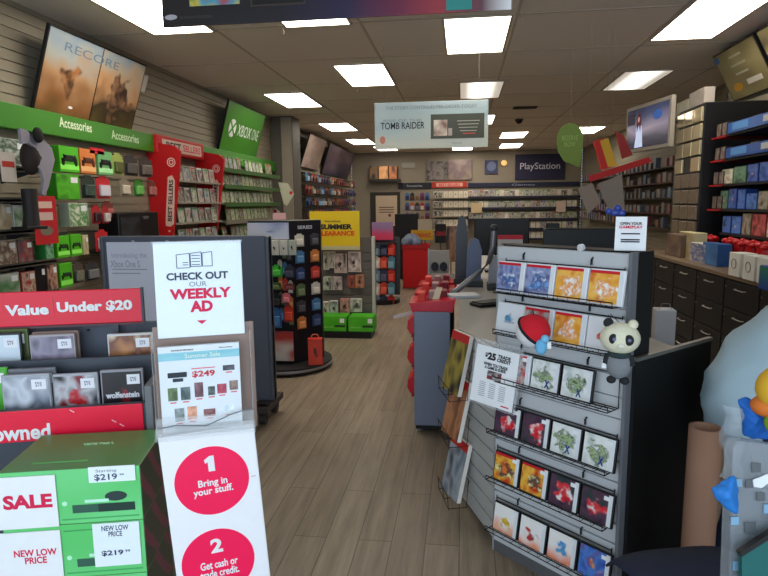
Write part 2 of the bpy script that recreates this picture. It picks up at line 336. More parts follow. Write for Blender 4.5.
# shelves with rows
ROWS = [1.78, 1.56, 1.34, 1.10, .86]
names_r = {1.78: 'top', 1.56: 'second', 1.34: 'third', 1.10: 'fourth', .86: 'fifth'}
for i, z in enumerate(ROWS):
    s = MB(); s.box(XL+.014, -3.12, 3.3, 4.2, z-.018, z-.002); s.box(-3.125, -3.12, 3.3, 4.2, z-.028, z+.012)
    o = s.obj('wall_shelf', q(70, 66, 60)); tag(o, 'dark metal wall shelf, %s one under the green header' % names_r[z], 'shelf', 'shelves on the left wall')
    for yy in (3.4, 4.15): MB().prism([(XL+.014, z-.1), (XL+.014, z-.018), (-3.2, z-.018)], yy-.004, yy+.004, 'y').obj('bracket', DGREY, o)
GA = art(((40, 110, 20), (90, 190, 40), (70, 160, 30)), scale=3)
items = [ # l,t,r,b, kind, body, cover, label
 (-6, 139, 26, 160, 'box', (180, 190, 175), art(((230, 235, 225), (60, 90, 60), (200, 205, 195)), scale=6), 'white and green printed accessory box'),
 (56, 143, 76, 170, 'pad', (80, 190, 30), (25, 40, 25), 'bright green controller box with black gamepad picture'),
 (77, 147, 93, 170, 'pad', (215, 125, 60), (90, 45, 25), 'orange controller box with dark gamepad picture'),
 (95, 150, 110, 171, 'pad', (110, 175, 110), (15, 20, 15), 'pale green controller box under a red tag'),
 (111, 152, 122, 175, 'blister', (150, 165, 80), (90, 95, 50), 'yellow green hang pack'),
 (123, 152, 137, 183, 'blister', (50, 46, 44), (85, 78, 74), 'dark headset hang pack'),
 (138, 155, 151, 182, 'blister', (58, 48, 46), (105, 95, 88), 'brown headset hang pack'),
 (53, 172, 77, 196, 'box', (60, 150, 20), GA, 'large plain green box'),
 (80, 176, 94, 198, 'blister', (40, 52, 44), (70, 85, 75), 'dark green hang pack'),
 (95, 176, 109, 200, 'blister', (185, 30, 40), (210, 205, 215), 'red hang pack with pale cable'),
 (-6, 204, 9, 226, 'box', (205, 195, 170), art(((225, 215, 190), (170, 150, 120)), scale=3), 'cream accessory box at the picture edge'),
 (10, 205, 28, 225, 'box', (190, 195, 190), art(((210, 215, 210), (70, 110, 70), (200, 205, 200)), vert=.7), 'white and green box beside the cream one'),
 (28, 203, 40, 226, 'blister', (40, 42, 48), (140, 145, 160), 'small black hang pack'),
 (66, 203, 86, 225, 'box', (190, 195, 175), art(((210, 215, 195), (60, 130, 50), (220, 225, 210)), scale=6), 'white box with green console picture'),
 (91, 205, 99, 224, 'blister', (170, 25, 30), (60, 30, 35), 'narrow red hang pack'),
 (101, 206, 108, 226, 'blister', (160, 30, 35), (200, 190, 190), 'narrow red and white hang pack'),
 (-6, 240, 14, 258, 'box', (190, 175, 155), art(((200, 190, 170), (110, 80, 60), (215, 205, 190)), scale=5), 'beige box with a face print'),
 (15, 240, 30, 258, 'box', (110, 95, 95), art(((130, 120, 120), (150, 60, 60), (80, 75, 80)), scale=5), 'grey box with red figure print'),
 (42, 240, 51, 255, 'box', (50, 140, 60), art(((50, 140, 60), (170, 220, 190)), scale=5), 'small green gift card box'),
 (54, 236, 67, 254, 'pad', (85, 190, 30), (25, 60, 20), 'lime controller box'),
 (68, 234, 79, 252, 'pad', (85, 185, 30), (25, 60, 20), 'lime controller box right of its twin'),
 (80, 235, 86, 253, 'box', (195, 180, 140), art(((205, 190, 150), (160, 150, 110)),), 'narrow cream box'),
 (94, 230, 107, 247, 'blister', (180, 25, 35), (225, 205, 205), 'red hang pack with white corner'),
 (-6, 273, 17, 291, 'box', (190, 190, 175), art(((200, 200, 185), (80, 130, 80), (210, 210, 200)), vert=.8), 'white and green box'),
 (18, 271, 33, 290, 'box', (150, 50, 50), art(((165, 50, 50), (200, 170, 150), (120, 40, 40)), scale=5), 'red printed box'),
 (33, 266, 43, 288, 'box', (18, 18, 20), None, 'plain black box'),
 (44, 264, 55, 288, 'box', (110, 80, 70), art(((60, 40, 40), (200, 150, 130), (80, 50, 45)), scale=5), 'brown box with a face print'),
 (57, 263, 70, 282, 'pad', (80, 180, 30), (20, 50, 15), 'lime controller box low on the wall'),
 (72, 262, 82, 282, 'blister', (75, 65, 60), (120, 120, 100), 'brown hang pack'),
 (84, 262, 98, 284, 'blister', (50, 50, 54), (120, 120, 122), 'dark hang pack with grey disc'),
]
for l, t, r, b_, kind, body, cov, lab in items:
    xm, ym = (l+r)/2, (t+b_)/2
    y0 = hX(-3.18, l, ym).y; y1 = hX(-3.18, r, ym).y; zt = hX(-3.18, xm, t).z; zb = hX(-3.18, xm, b_).z
    zr = rrow(zb, ROWS); w_ = abs(y1-y0)*.96; hh = min(zt-zr, .205); yc = (y0+y1)/2
    rn = {1.78: 'top', 1.56: 'second', 1.34: 'third', 1.10: 'fourth', .86: 'fifth'}.get(zr, 'upper')
    L_ = '%s in the %s row of the left wall' % (lab, rn)
    if kind == 'blister':
        o = blister('hang_pack', L_, 'accessory', (-3.17, yc, zr+.012), PI/2, w_, hh-.03, .03, q(*body), q(*cov, rough=.2))
        MB().tube([(0, .0, hh-.02), (0, .325, hh-.02)], .004, 6).obj('peg_hook', STEEL, o)
    else:
        o = pbox('accessory_box' if kind == 'box' else 'controller_box', L_, 'box', (-3.2, yc, zr), PI/2, w_, hh, .09, q(*body, rough=.4), cov if kind == 'box' else None, sticker=(kind == 'box'))
        if yc > 4.12: MB().tube([(0, .04, hh*.9), (0, .295, hh*.9)], .004, 6).obj('peg_hook', STEEL, o)
        if kind == 'pad':
            MB().box(-w_/2+.004, w_/2-.004, -.0465, -.045, .02, .06*hh/.2).obj('label_strip', q(*[min(255, c+70) for c in body]), o)
            padshape(o, 0, -.046, hh*.52, w_*.75, q(*cov))
# black console demo unit
p = hX(-3.1, 132, 234)
t = thing('console_bundle', 'large black console bundle box on the fourth shelf beside the red side panel', 'box', (-3.21, 5.42, 1.102), PI/2)
MB().cbox(-.36, .36, -.1, .1, 0, .34, .005).obj('carton', q(14, 14, 17, rough=.3), t)
MB().box(-.33, .0, -.103, -.1, .05, .3).obj('front_print', art(((16, 16, 20), (40, 42, 52), (12, 12, 14)), scale=3), t)
text(t, 'SONY', .12, -.103, .29, .1, q(130, 130, 135)); MB().disc(.05, .05, .016, .016, -.103, -.1, 20).obj('logo', q(120, 125, 130), t)
o = MB().box(XL+.014, -3.1, 5.0, 5.85, 1.075, 1.1).obj('wall_shelf', DGREY); tag(o, 'short dark shelf carrying the black console bundle box', 'shelf')
fc = [((52, 50, 46), 'charcoal'), ((70, 80, 60), 'moss green'), ((150, 140, 120), 'beige'), ((60, 130, 40), 'green'), ((120, 50, 45), 'dull red'), ((90, 84, 76), 'taupe')]
for i, (z, ys, nm) in enumerate(((1.98, (), 'a'), (1.60, (5.35, 5.6, 5.85), 'second'), (1.38, (5.05,), 'third'), (1.13, (4.42,), 'fourth'), (.88, (5.2, 5.45, 5.7, 5.9), 'fifth'))):
    for k, y_ in enumerate(ys):
        c_, cnm = fc[(i*2+k) % 6]
        o = blister('hang_pack', 'small %s hang pack, %s row of the left wall, %s' % (cnm, nm, ('first', 'second', 'third', 'fourth', 'fifth')[k]), 'accessory', (-3.2, y_, z), PI/2, .17, .15, .03, q(*c_), q(*[min(255, v+50) for v in c_], rough=.2))
        MB().tube([(0, 0, .16), (0, .295, .16)], .004, 6).obj('peg_hook', STEEL, o)
# red hanging poster
p0 = hX(-3.05, 43, 222); p1 = hX(-3.05, 65, 220)
t = thing('promo_card', 'small red vertical promo card with white headings among the green boxes', 'sign', (-3.119, (p0.y+p1.y)/2-.0, p0.z-.17), PI/2)
MB().tube([(0, .0, .34), (0, .37, .34)], .004, 6).obj('peg_hook', STEEL, t)
MB().box(-.125, .125, 0, .004, 0, .36).obj('board', q(190, 20, 30), t)
MB().box(-.08, .08, -.002, 0, .27, .32).obj('heading', q(225, 190, 175), t); MB().box(-.08, .08, -.002, 0, .18, .24).obj('heading', q(210, 180, 175), t)
MB().disc(0, .1, .07, .035, -.002, 0, 20).obj('picture', q(120, 110, 95), t)
# white and red price tag
p = hX(-3.08, 10, 182); t = thing('shelf_talker', 'white price tag with a red band hanging in front of the second shelf', 'price tag', (-3.08, p.y, p.z), PI/2)
MB().box(-.07, .07, 0, .002, 0, .2).obj('card', q(215, 205, 195), t); MB().box(-.055, .055, -.001, 0, .1, .14).obj('red_band', q(200, 60, 50), t)
# red tag on top of pale green box
p = hX(-3.12, 101, 154); MB().box(-.1, .1, 0, .003, 0, .05).obj('shelf_label', RED, None, (-3.155, p.y, 1.955), PI/2)
tag(bpy.data.objects[-1] if False else COL.objects[-1], 'small red shelf label above the pale green controller box', 'label')
# silver headset display with a black head form
c0 = hX(-2.95, 38, 160)
t = thing('headset_display', 'silver wavy headset display sign with a black head form in front of the left shelves', 'display', (-2.97, c0.y-.02, 1.35), PI/2)
pts = [(20, 128), (27, 130), (32, 136), (44, 140), (52, 148), (55, 160), (52, 172), (49, 186), (45, 196), (42, 194), (44, 180), (41, 170), (38, 167), (42, 158), (36, 148), (28, 143), (22, 144)]
lp = []
for px, py in pts:
    h_ = hX(-2.97, px, py); lp.append((h_.y-(c0.y-.02), h_.z-1.35))
MB().prism(lp, 0, .02, 'y').obj('sign_panel', q(150, 146, 158, rough=.35), t)
hb = hX(-3.0, 34, 158)
MB().ball((hb.y-(c0.y-.02), .06, hb.z-1.35), .085, 18, (.7, .8, 1.4)).obj('head_form', q(44, 32, 28, rough=.7), t)
hb = hX(-2.95, 38, 135); MB().ball((hb.y-(c0.y-.02), -.02, hb.z-1.35), (.055), 16, (.9, .4, 1)).obj('headset_cup', q(20, 20, 22, rough=.8), t)
MB().tube([(hb.y-(c0.y-.02)-.05, .05, .28), (hb.y-(c0.y-.02)-.05, .05, .1), (hb.y-(c0.y-.02)-.06, .05, 0)], [.05, .05, .06], 10).obj('neck', q(40, 34, 34), t)
MB().cbox(-.14, .06, -.02, .11, -.003, .02, .004).obj('foot', BLACK, t)

# posters leaning out over the header
def lean_poster(name, label, y0, y1, zb, zt, xb, xt, m, frame=BLACK, split=False, side=1):
    dz, dx = zt-zb, xt-xb; ang = math.atan2(abs(dx), dz); hgt = math.hypot(dz, dx); w_ = y1-y0
    rz = PI/2 if side > 0 else -PI/2
    t = thing(name, label, 'poster', (xb, (y0+y1)/2, zb), rz)
    # local: front -Y; top must lean to the front
    t.rotation_euler = (ang, 0, rz)
    MB().cbox(-w_/2, w_/2, 0, .03, 0, hgt, .004).obj('frame', frame, t)
    ms = m if isinstance(m, (list, tuple)) else [m]
    n = len(ms); g = .015
    for i, mm in enumerate(ms):
        a = -w_/2+g+(w_-g)*i/n; b2 = -w_/2+(w_-g)*(i+1)/n
        MB().box(a, b2, -.002, .001, g, hgt-g).obj('print', mm, t)
    return t, w_, hgt
t, w_, hg = lean_poster('framed_poster', 'large framed desert game poster in two panels above the green header', 4.5, 5.95, 2.27, 2.93, -3.44, -3.22,
    [art(((92, 80, 40), (150, 100, 60), (190, 150, 110), (175, 180, 175), (130, 160, 190)), vert=.75, scale=5, blob=((190, 130, 80), (80, 60, 45)), blobr=.13),
     art(((100, 85, 45), (60, 50, 35), (200, 150, 105), (190, 175, 150), (140, 165, 185)), vert=.75, scale=6, blob=((60, 45, 38), (150, 110, 80)), blobr=.2)])
text(t, 'RECORE', -.12, -.004, hg*.83, .78, q(110, 135, 160), .07, 0)
MB().disc(-.2*w_, hg*.14, .03, .012, -.004, -.002, 12).obj('rating_mark', PAPER, t)
MB().box(w_/2, w_/2+.08, .0, .003, hg*.62, hg*.86).obj('hang_tag', q(180, 176, 165), t)
t, w_, hg = lean_poster('brand_sign', 'square green console brand sign leaning out from the left wall', 8.2, 9.75, 2.27, 2.97, -3.44, -3.24, art(((50, 120, 24), (66, 140, 34)), scale=1.5))
text(t, 'XBOX', .02, -.004, hg*.5, .55, WHITE, .17, .0); text(t, 'ONE', .5, -.004, hg*.5, .28, WHITE, .17, -.01)
MB().disc(-.47, hg*.5, .13, .13, -.006, -.002, 32).obj('round_logo', WHITE, t)
lg = MB()
for a in (.75, -.75): lg.box(-.13, .13, -.008, -.0062, -.018, .018, Matrix.Translation((-.47, 0, hg*.5)) @ Matrix.Rotation(a, 4, 'Y'))
lg.obj('logo_cross', GREEN, t)

# best sellers unit: two red side panels, red header, four shelves of cases
bs = thing('best_seller_rack', 'red framed best seller rack on the left wall', 'rack', (0, 0, 0))
def side_panel(y, parent, rt_px):
    # profile in X-Z, thickness in Y
    prof = [(XL+.015, 1.15), (-3.24, 1.15), (-3.22, 1.25), (-3.13, 1.8), (-3.09, 2.1), (-3.16, 2.16), (-3.38, 2.2), (XL+.015, 2.2)]
    n_ = MB().prism(prof, y-.02, y+.02, 'y').obj('side_panel', q(190, 22, 28, rough=.4), parent)
    MB().prism([(-3.33+.035*math.cos(a)-.0, 1.7+.22*math.sin(a)) if False else p_ for p_ in [(-3.31, 1.28), (-3.255, 1.27), (-3.21, 1.3), (-3.17, 1.78), (-3.2, 1.84), (-3.25, 1.82), (-3.3, 1.4)] for a in (0,)], y-.022, y-.02, 'y').obj('white_pill', q(225, 190, 175), n_)
    tt = text(n_, 'BEST SELLERS', -3.235, y-.023, 1.56, .46, INK, .05, .03); tt.rotation_euler = (0, -PI/2+.1, 0)
    rg = MB()
    for r0, r1 in ((.05, .04), (.028, .018)):
        a_ = [(-3.2+r0*math.cos(2*PI*k/24), 1.98+r0*math.sin(2*PI*k/24)) for k in range(24)]; b2 = [(-3.2+r1*math.cos(2*PI*k/24), 1.98+r1*math.sin(2*PI*k/24)) for k in range(24)]
        rg.add([(x, y-.022, z) for x, z in a_+b2], [(k, (k+1) % 24, 24+(k+1) % 24, 24+k) for k in range(24)])
    rg.obj('target_mark', q(235, 200, 190), n_)
    MB().disc(-3.27, 1.22, .012, .012, y-.022, y-.02, 10).obj('dot', q(235, 200, 190), n_)
side_panel(6.33, bs, 0); side_panel(7.55, bs, 0)
MB().cbox(XL+.015, XL+.16, 6.3, 7.5, 2.085, 2.29, .02).obj('header', q(190, 28, 30), bs)
MB().cbox(XL+.155, XL+.166, 6.4, 7.4, 2.12, 2.25, .004).obj('header_panel', q(220, 190, 175), bs)
tt = text(bs, 'BEST', XL+.168, 6.66, 2.187, .36, INK, .08, .03); tt.rotation_euler = (0, 0, PI/2)
tt = text(bs, 'SELLERS', XL+.168, 7.13, 2.187, .48, REDINK, .08, .02); tt.rotation_euler = (0, 0, PI/2)
CASEM = [art(((150, 60, 50), (190, 180, 170), (60, 50, 50)), scale=3, band=(200, 200, 200)), art(((50, 80, 120), (180, 180, 170), (40, 40, 50)), scale=3, band=(60, 120, 40)),
         art(((180, 170, 150), (90, 70, 60), (200, 190, 175)), scale=4, band=(190, 40, 40)), art(((30, 34, 38), (110, 100, 90), (190, 185, 175)), scale=4, band=(210, 210, 205)),
         art(((90, 120, 70), (200, 200, 180), (70, 60, 50)), scale=4, band=(80, 150, 50))]
for i, z in enumerate((1.79, 1.545, 1.31, 1.06)):
    nm = ('top', 'second', 'third', 'bottom')[i]
    MB().box(XL+.014, -3.14, 6.36, 7.52, z-.02, z-.002).obj('shelf', q(150, 140, 125), bs)
    for k in range(6):
        pbox('game_case', 'game case facing out on the %s shelf between the two red best seller panels' % nm, 'game case', (-3.2+.0, 6.49+k*.182, z), PI/2, .135, .17, .014, q(190, 190, 185), CASEM[(i*2+k) % 5], group='best seller cases, %s shelf' % nm, rx=-.12)
# green shelves with cases
gs = []
for i, z in enumerate((1.99, 1.77, 1.53, 1.29, 1.03)):
    nm = ('top', 'second', 'third', 'fourth', 'fifth')[i]
    s = MB(); s.box(XL+.014, -3.14, 7.62, 10.05, z-.02, z-.002); o = s.obj('wall_shelf', q(95, 90, 78))
    tag(o, 'green edged game shelf, %s of the stack under the brand sign' % nm, 'shelf')
    MB().box(-3.145, -3.125, 7.62, 10.05, z-.045, z+.012).obj('shelf_edge', q(52, 92, 36) if i < 3 else q(120, 115, 100), o)
    k = 0; y = 7.75
    while y < 9.95:
        if random.random() > .05:
            pbox('game_case', 'green game case facing out on the %s green edged shelf' % nm, 'game case', (-3.21, y, z), PI/2, .135, .185, .014, q(120, 160, 80), [CASEM[1], CASEM[2], CASEM[4], art(((150, 160, 110), (215, 215, 190), (90, 110, 60)), scale=4, band=(90, 160, 50))][random.randrange(4)], group='cases on the %s green edged shelf' % nm, rx=-.12)
        y += .158
# tilted white cards at the end of the green shelves
p = hX(-3.0, 288, 195)
for (l, tp, r, b_, lb) in ((279, 182, 294, 206, 'white'), (262, 205, 280, 219, 'pale fanned')):
    a = hY(10.1, l, b_); c = hY(10.1, r, tp)
    t = thing('price_card', '%s price card sticking out at the end of the green edged shelves' % lb, 'card', ((a.x+c.x)/2, 10.1, a.z))
    w2, h2 = c.x-a.x, c.z-a.z
    MB().prism([(-w2/2, h2), (w2*.1, h2*.95), (w2/2, h2*.5), (0, 0), (-w2*.2, h2*.1)], 0, .003, 'y').obj('card', q(190, 190, 165), t)
    MB().disc(.08, h2*.55, .03, .03, -.002, 0, 12).obj('red_dot', RED, t)

# far left wall: posters and coloured packs
t, w_, hg = lean_poster('framed_poster', 'pale pinkish framed poster on the far left wall behind the pillar', 12.55, 14.1, 2.3, 3.0, -3.44, -3.2, art(((150, 120, 110), (185, 165, 155), (160, 140, 130)), scale=4))
t, w_, hg = lean_poster('framed_poster', 'dark blue lettered poster furthest down the left wall', 14.6, 18.0, 2.25, 3.0, -3.47, -3.23, art(((28, 30, 48), (60, 50, 70), (110, 90, 100)), scale=4, vert=.4))
cols6 = [((70, 110, 150), (150, 190, 220)), ((150, 40, 50), (90, 30, 40)), ((40, 42, 48), (100, 100, 110)), ((60, 90, 130), (30, 50, 90)), ((150, 130, 110), (200, 190, 170)), ((170, 80, 40), (90, 50, 30)), ((110, 60, 110), (70, 40, 80)), ((40, 34, 32), (120, 90, 70))]
cn = ['blue', 'red', 'black', 'navy', 'beige', 'orange', 'purple', 'brown']
for i, z in enumerate((1.98, 1.72, 1.46, 1.2, .94)):
    nm = ('top', 'second', 'third', 'fourth', 'fifth')[i]
    o = MB().box(XL+.014, -3.3, 12.2, 18.2, z+.19, z+.2).obj('peg_rail', DGREY); tag(o, '%s peg rail on the far left wall' % nm, 'rail')
    for k in range(22):
        ci = random.randrange(8)
        blister('hang_pack', 'small %s toy pack hanging in the %s row of the far left wall' % (cn[ci], nm), 'accessory', (-3.26, 12.35+k*.265, z), PI/2, .2, .17, .05, q(*cols6[ci][0]), q(*cols6[ci][1], rough=.3), group='%s row far left packs, %s' % (nm, cn[ci]))

# ================================================================== BACK WALL
def bx(px, py, y=YB-.1): return hY(y, px, py)
def bsign(name, label, cat, l, t_, r, b_, m, y=YB-.052, d=.05):
    a = bx(l, b_, y); c = bx(r, t_, y)
    o = thing(name, label, cat, ((a.x+c.x)/2, y, a.z)); w2, h2 = c.x-a.x, c.z-a.z
    MB().cbox(-w2/2, w2/2, 0, d, 0, h2, .005).obj('panel', m, o); return o, w2, h2
o, w2, h2 = bsign('brand_sign', 'dark navy console brand sign on the back wall', 'sign', 515, 153.5, 565.5, 180, q(38, 36, 66))
text(o, 'PlayStation', 0, -.003, h2*.5, w2*.8, q(215, 215, 230), None, .0)
o, w2, h2 = bsign('wall_sign', 'long navy header sign across the back wall', 'sign', 468, 181.5, 580, 187.5, q(36, 40, 66)); text(o, 'Games', -w2*.0, -.003, h2*.5, .7, q(130, 135, 160), .07)
o, w2, h2 = bsign('wall_sign', 'short dark header sign left of the red best sellers header', 'sign', 398, 182.5, 431, 189, q(32, 34, 46)); text(o, 'Accessories', 0, -.003, h2*.5, .5, q(150, 155, 160), .07)
o, w2, h2 = bsign('wall_sign', 'small red best sellers header on the back wall', 'sign', 432, 181.5, 467, 188, q(180, 50, 40)); MB().cbox(-w2*.38, w2*.38, -.005, 0, h2*.2, h2*.8, .002).obj('pill', q(220, 170, 150), o); text(o, 'BEST SELLERS', 0, -.008, h2*.5, w2*.6, REDINK, .08)
o, w2, h2 = bsign('framed_poster', 'grey creature poster on the back wall', 'poster', 427, 161, 447, 180, art(((60, 55, 60), (140, 130, 125), (90, 80, 85)), scale=5))
o, w2, h2 = bsign('framed_poster', 'pale lettered poster right of the grey one on the back wall', 'poster', 448, 159.5, 472, 180, art(((165, 150, 120), (120, 100, 105), (170, 150, 140)), vert=.5, scale=5))
o, w2, h2 = bsign('wall_clock_display', 'blue grey round item mounted beside the navy brand sign', 'display', 485, 160, 498, 174, q(70, 76, 110)); MB().disc(0, h2*.55, w2*.35, h2*.35, -.03, 0, 20).obj('disc', q(110, 120, 160, rough=.3), o)
o = MB().ball((bx(504, 163).x, YB-.1, bx(504, 163).z), .09, 14).obj('wall_lamp', q(255, 205, 130, emit=.6)); tag(o, 'tiny warm lamp glowing on the back wall beside the navy sign', 'lamp')
# lit console boxes shelf
o, w2, h2 = bsign('display_shelf', 'dark display shelf high on the back left wall', 'shelf', 369, 179, 400, 182, q(40, 34, 30), YB-.35, .3)
for k, (l, r, c) in enumerate(((370, 378, (120, 90, 60)), (379, 388, (235, 170, 110)), (389, 397, (190, 110, 60)))):
    a = bx(l, 179, YB-.25); c2 = bx(r, 166, YB-.25)
    pbox('display_box', '%s display box on the dark shelf high on the back left wall' % ('olive', 'bright cream', 'orange')[k], 'box', ((a.x+c2.x)/2, YB-.2, a.z), 0, c2.x-a.x, c2.z-a.z, .15, q(*[v//2 for v in c]), art((tuple(c), tuple(min(255, v+20) for v in c), tuple(v//2 for v in c)), scale=2))
o, w2, h2 = bsign('wall_unit', 'white rectangular vent unit on the back wall', 'vent', 402, 162.5, 415, 168, q(170, 165, 155))
# door with white notice
o, w2, h2 = bsign('door_1', '', '', 371, 192, 400, 250, q(46, 42, 38), YB-.05, .04)
for k_ in ('label', 'category'):
    if k_ in o: del o[k_]
struct(o)
o, w2, h2 = bsign('notice', 'pale notice sheet on the dark back door', 'notice', 376, 195.5, 397, 226, q(190, 168, 145), YB-.0605, .01)
for zz in (.6, .52, .44): MB().box(-w2*.35, w2*.35, -.004, 0, h2*zz, h2*(zz+.03)).obj('text_line', q(90, 70, 65), o)
MB().disc(w2*.15, h2*.35, .05, .05, -.004, 0, 12).obj('round_mark', q(120, 60, 50), o)
# shelves of cases
CM2 = CASEM + [art(((60, 60, 110), (190, 180, 180), (50, 40, 50)), scale=3, band=(90, 110, 190)), art(((200, 190, 170), (230, 225, 210)), scale=3)]
brow = [('top', 196.5, 468, 580), ('second', 207.5, 468, 579), ('third', 218.5, 468, 579), ('fourth', 228, 489, 579), ('fifth', 238, 520, 578), ('sixth', 247, 560, 577)]
for nm, py, l, r in brow:
    a = bx(l, py, YB-.3); c = bx(r, py, YB-.3); o = MB().box(a.x, c.x, YB-.34, YB-.015, a.z-.03, a.z-.002).obj('wall_shelf', q(60, 52, 44)); tag(o, '%s game shelf of the back wall under the navy header' % nm, 'shelf')
    MB().box(a.x, c.x, YB-.35, YB-.34, a.z-.06, a.z).obj('shelf_edge', q(40, 40, 60), o)
    n_ = int((c.x-a.x)/.155)
    for k in range(n_):
        pbox('game_case', 'tiny game case on the %s back wall shelf under the navy header' % nm, 'game case', (a.x+.09+k*.155, YB-.28, a.z), 0, .135, .19, .014, q(210, 200, 185), CM2[random.randrange(7)] if nm not in ('fourth', 'fifth', 'sixth') else CM2[6-(k % 3)*0 - (1 if k % 5 == 0 else 0)], group='cases on the %s back shelf' % nm, rx=-.1)
for i, py in enumerate((198, 207.5, 216.5, 226, 236)):
    nm = ('top', 'second', 'third', 'fourth', 'fifth')[i]
    a = bx(433, py, YB-.3); c = bx(467, py, YB-.3); o = MB().box(a.x, c.x, YB-.34, YB-.015, a.z-.03, a.z-.002).obj('wall_shelf', q(130, 118, 100)); tag(o, '%s shelf under the red best sellers header' % nm, 'shelf')
    for k in range(7):
        pbox('game_case', 'tiny pale game case on the %s shelf under the red best sellers header' % nm, 'game case', (a.x+.08+k*.155, YB-.28, a.z), 0, .135, .2, .014, q(215, 205, 185), CM2[3] if k < 2 else art(((215, 205, 185), (195, 185, 165)), blob=((70, 60, 55), (150, 100, 80)), blobr=.08), group='%s row back best seller cases' % nm, rx=-.1)
# wall accessories left of those
for i, py in enumerate((199, 209, 219)):
    for k in range(5):
        a = bx(407+k*5, py); ci = (i*3+k*2) % 8
        blister('hang_pack', 'small %s pack hanging in %s row beside the pale door notice' % (cn[ci], ('the top', 'the middle', 'the bottom')[i]), 'accessory', (a.x, YB-.004, a.z-.05), 0, .14, .22, .04, q(*cols6[ci][0]), q(*cols6[(ci+3) % 8][1]), group='packs beside the back door, row %d %s' % (i+1, cn[ci]))
for nm, l, t_, r, b_, c in (('yellow', 471, 203, 482, 213, (205, 180, 140)), ('pink edged white', 556, 201, 566, 212, (205, 180, 165))):
    o, w2, h2 = bsign('shelf_note', '%s note card clipped to the back wall shelves' % nm, 'note', l, t_, r, b_, q(*c), YB-.361, .01)

# ================================================================== HANGING SIGNS
# front banner (board seen from below at the top of the picture)
yb_ = 3.2; a = hY(yb_, 163, 27); b2 = hY(yb_, 512, 10)
zb = (a.z+b2.z)/2; w2 = b2.x-a.x
t = thing('hanging_banner', 'long dark hanging banner across the top of the picture', 'banner', ((a.x+b2.x)/2, yb_, zb))
bm_ = bpy.data.materials.new('banner'); bm_.use_nodes = True; N = bm_.node_tree.nodes; L = bm_.node_tree.links; b = N['Principled BSDF']
tc = N.new('ShaderNodeTexCoord'); sp = N.new('ShaderNodeSeparateXYZ'); L.new(tc.outputs['Generated'], sp.inputs[0]); rp = N.new('ShaderNodeValToRGB'); e = rp.color_ramp.elements
for pos, c in ((0, (34, 30, 30)), (.35, (32, 26, 36)), (.55, (45, 36, 72)), (.7, (120, 40, 70)), (.8, (170, 60, 70)), (.92, (110, 70, 80)), (1, (80, 60, 55))):
    el = e.new(pos); el.color = (*srgb(*c), 1)
e.remove(e[0]); L.new(sp.outputs[0], rp.inputs[0]); L.new(rp.outputs[0], b.inputs['Base Color']); b.inputs['Roughness'].default_value = .4
MB().cbox(-w2/2, w2/2, 0, .012, 0, .6, .003).obj('board', bm_, t)
MB().box(-w2/2+.16, -w2/2+.44, -.002, 0, .1, .4).obj('screen_picture', art(((200, 60, 60), (80, 170, 200), (220, 200, 80), (60, 140, 80)), scale=4), t)
MB().box(-w2/2+.5, -w2/2+.8, -.002, 0, .08, .4).obj('picture_frame', q(70, 60, 55), t); MB().box(-w2/2+.51, -w2/2+.79, -.003, -.002, .09, .39).obj('dark_picture', q(30, 26, 26), t)
MB().disc(-w2/2+.05, .05, .035, .014, -.002, 0, 24).obj('oval_logo', q(190, 185, 190), t)
MB().cbox(w2/2-.33, w2/2-.2, -.004, 0, .01, .1, .001).obj('teal_label', q(60, 150, 145), t)
text(t, 'SEE ASSOCIATE FOR DETAILS', -w2/2+.19, -.002, .045, .18, q(80, 78, 78), .014)
for x in (-w2/2+.12, w2/2-.12): MB().tube([(x, .006, .6), (x, .006, H-zb)], .0009, 5).obj('cord', q(150, 150, 150), t)
# tomb raider sign
yb_ = 6.3; a = hY(yb_, 375, 150.5); b2 = hY(yb_, 488, 146); c = hY(yb_, 376, 104); zb = (a.z+b2.z)/2; w2 = b2.x-a.x; hh = c.z-a.z
t = thing('hanging_sign', 'pale blue hanging game promotion sign in the middle of the store', 'sign', ((a.x+b2.x)/2, yb_, zb))
MB().cbox(-w2/2, w2/2, 0, .012, 0, hh, .003).obj('board', art(((170, 165, 150), (175, 178, 168), (150, 170, 175), (165, 180, 185)), vert=.6, scale=2), t)
MB().box(0.0, w2/2-.04, -.002, 0, hh*.2, hh*.72).obj('dark_panel', q(66, 70, 62), t)
text(t, 'TOMB RAIDER', -w2*.25, -.003, hh*.5, w2*.39, q(35, 38, 45), .07, .01); text(t, 'RISE OF THE', -w2*.25, -.003, hh*.61, w2*.34, q(120, 125, 130), .025, 0)
text(t, 'THE STORY CONTINUES PRE-ORDER TODAY', 0, -.003, hh*.88, w2*.8, q(120, 130, 140), .035, 0)
MB().box(.03, .17, -.004, -.002, hh*.26, hh*.6).obj('package_picture', art(((200, 190, 175), (120, 90, 80)), scale=3), t); MB().box(.18, .22, -.004, -.002, hh*.26, hh*.42).obj('card_picture', q(160, 150, 145), t)
for i in range(4): MB().box(.27+i*.01, .5-.01*i, -.004, -.002, hh*(.56-.07*i), hh*(.575-.07*i)).obj('text_line', q(160, 160, 150), t)
MB().box(.33, .46, -.004, -.002, hh*.29, hh*.31).obj('red_line', q(190, 80, 60), t)
text(t, 'PowerUp', .27, -.003, hh*.1, .1, q(120, 120, 115), .018); MB().disc(-w2*.43, hh*.2, .03, .04, -.003, 0, 14).obj('badge', q(170, 110, 90), t)
for x in (-w2/2+.1, w2/2-.1): MB().tube([(x, .006, hh), (x, .006, H-zb)], .0009, 5).obj('cord', q(150, 150, 150), t)
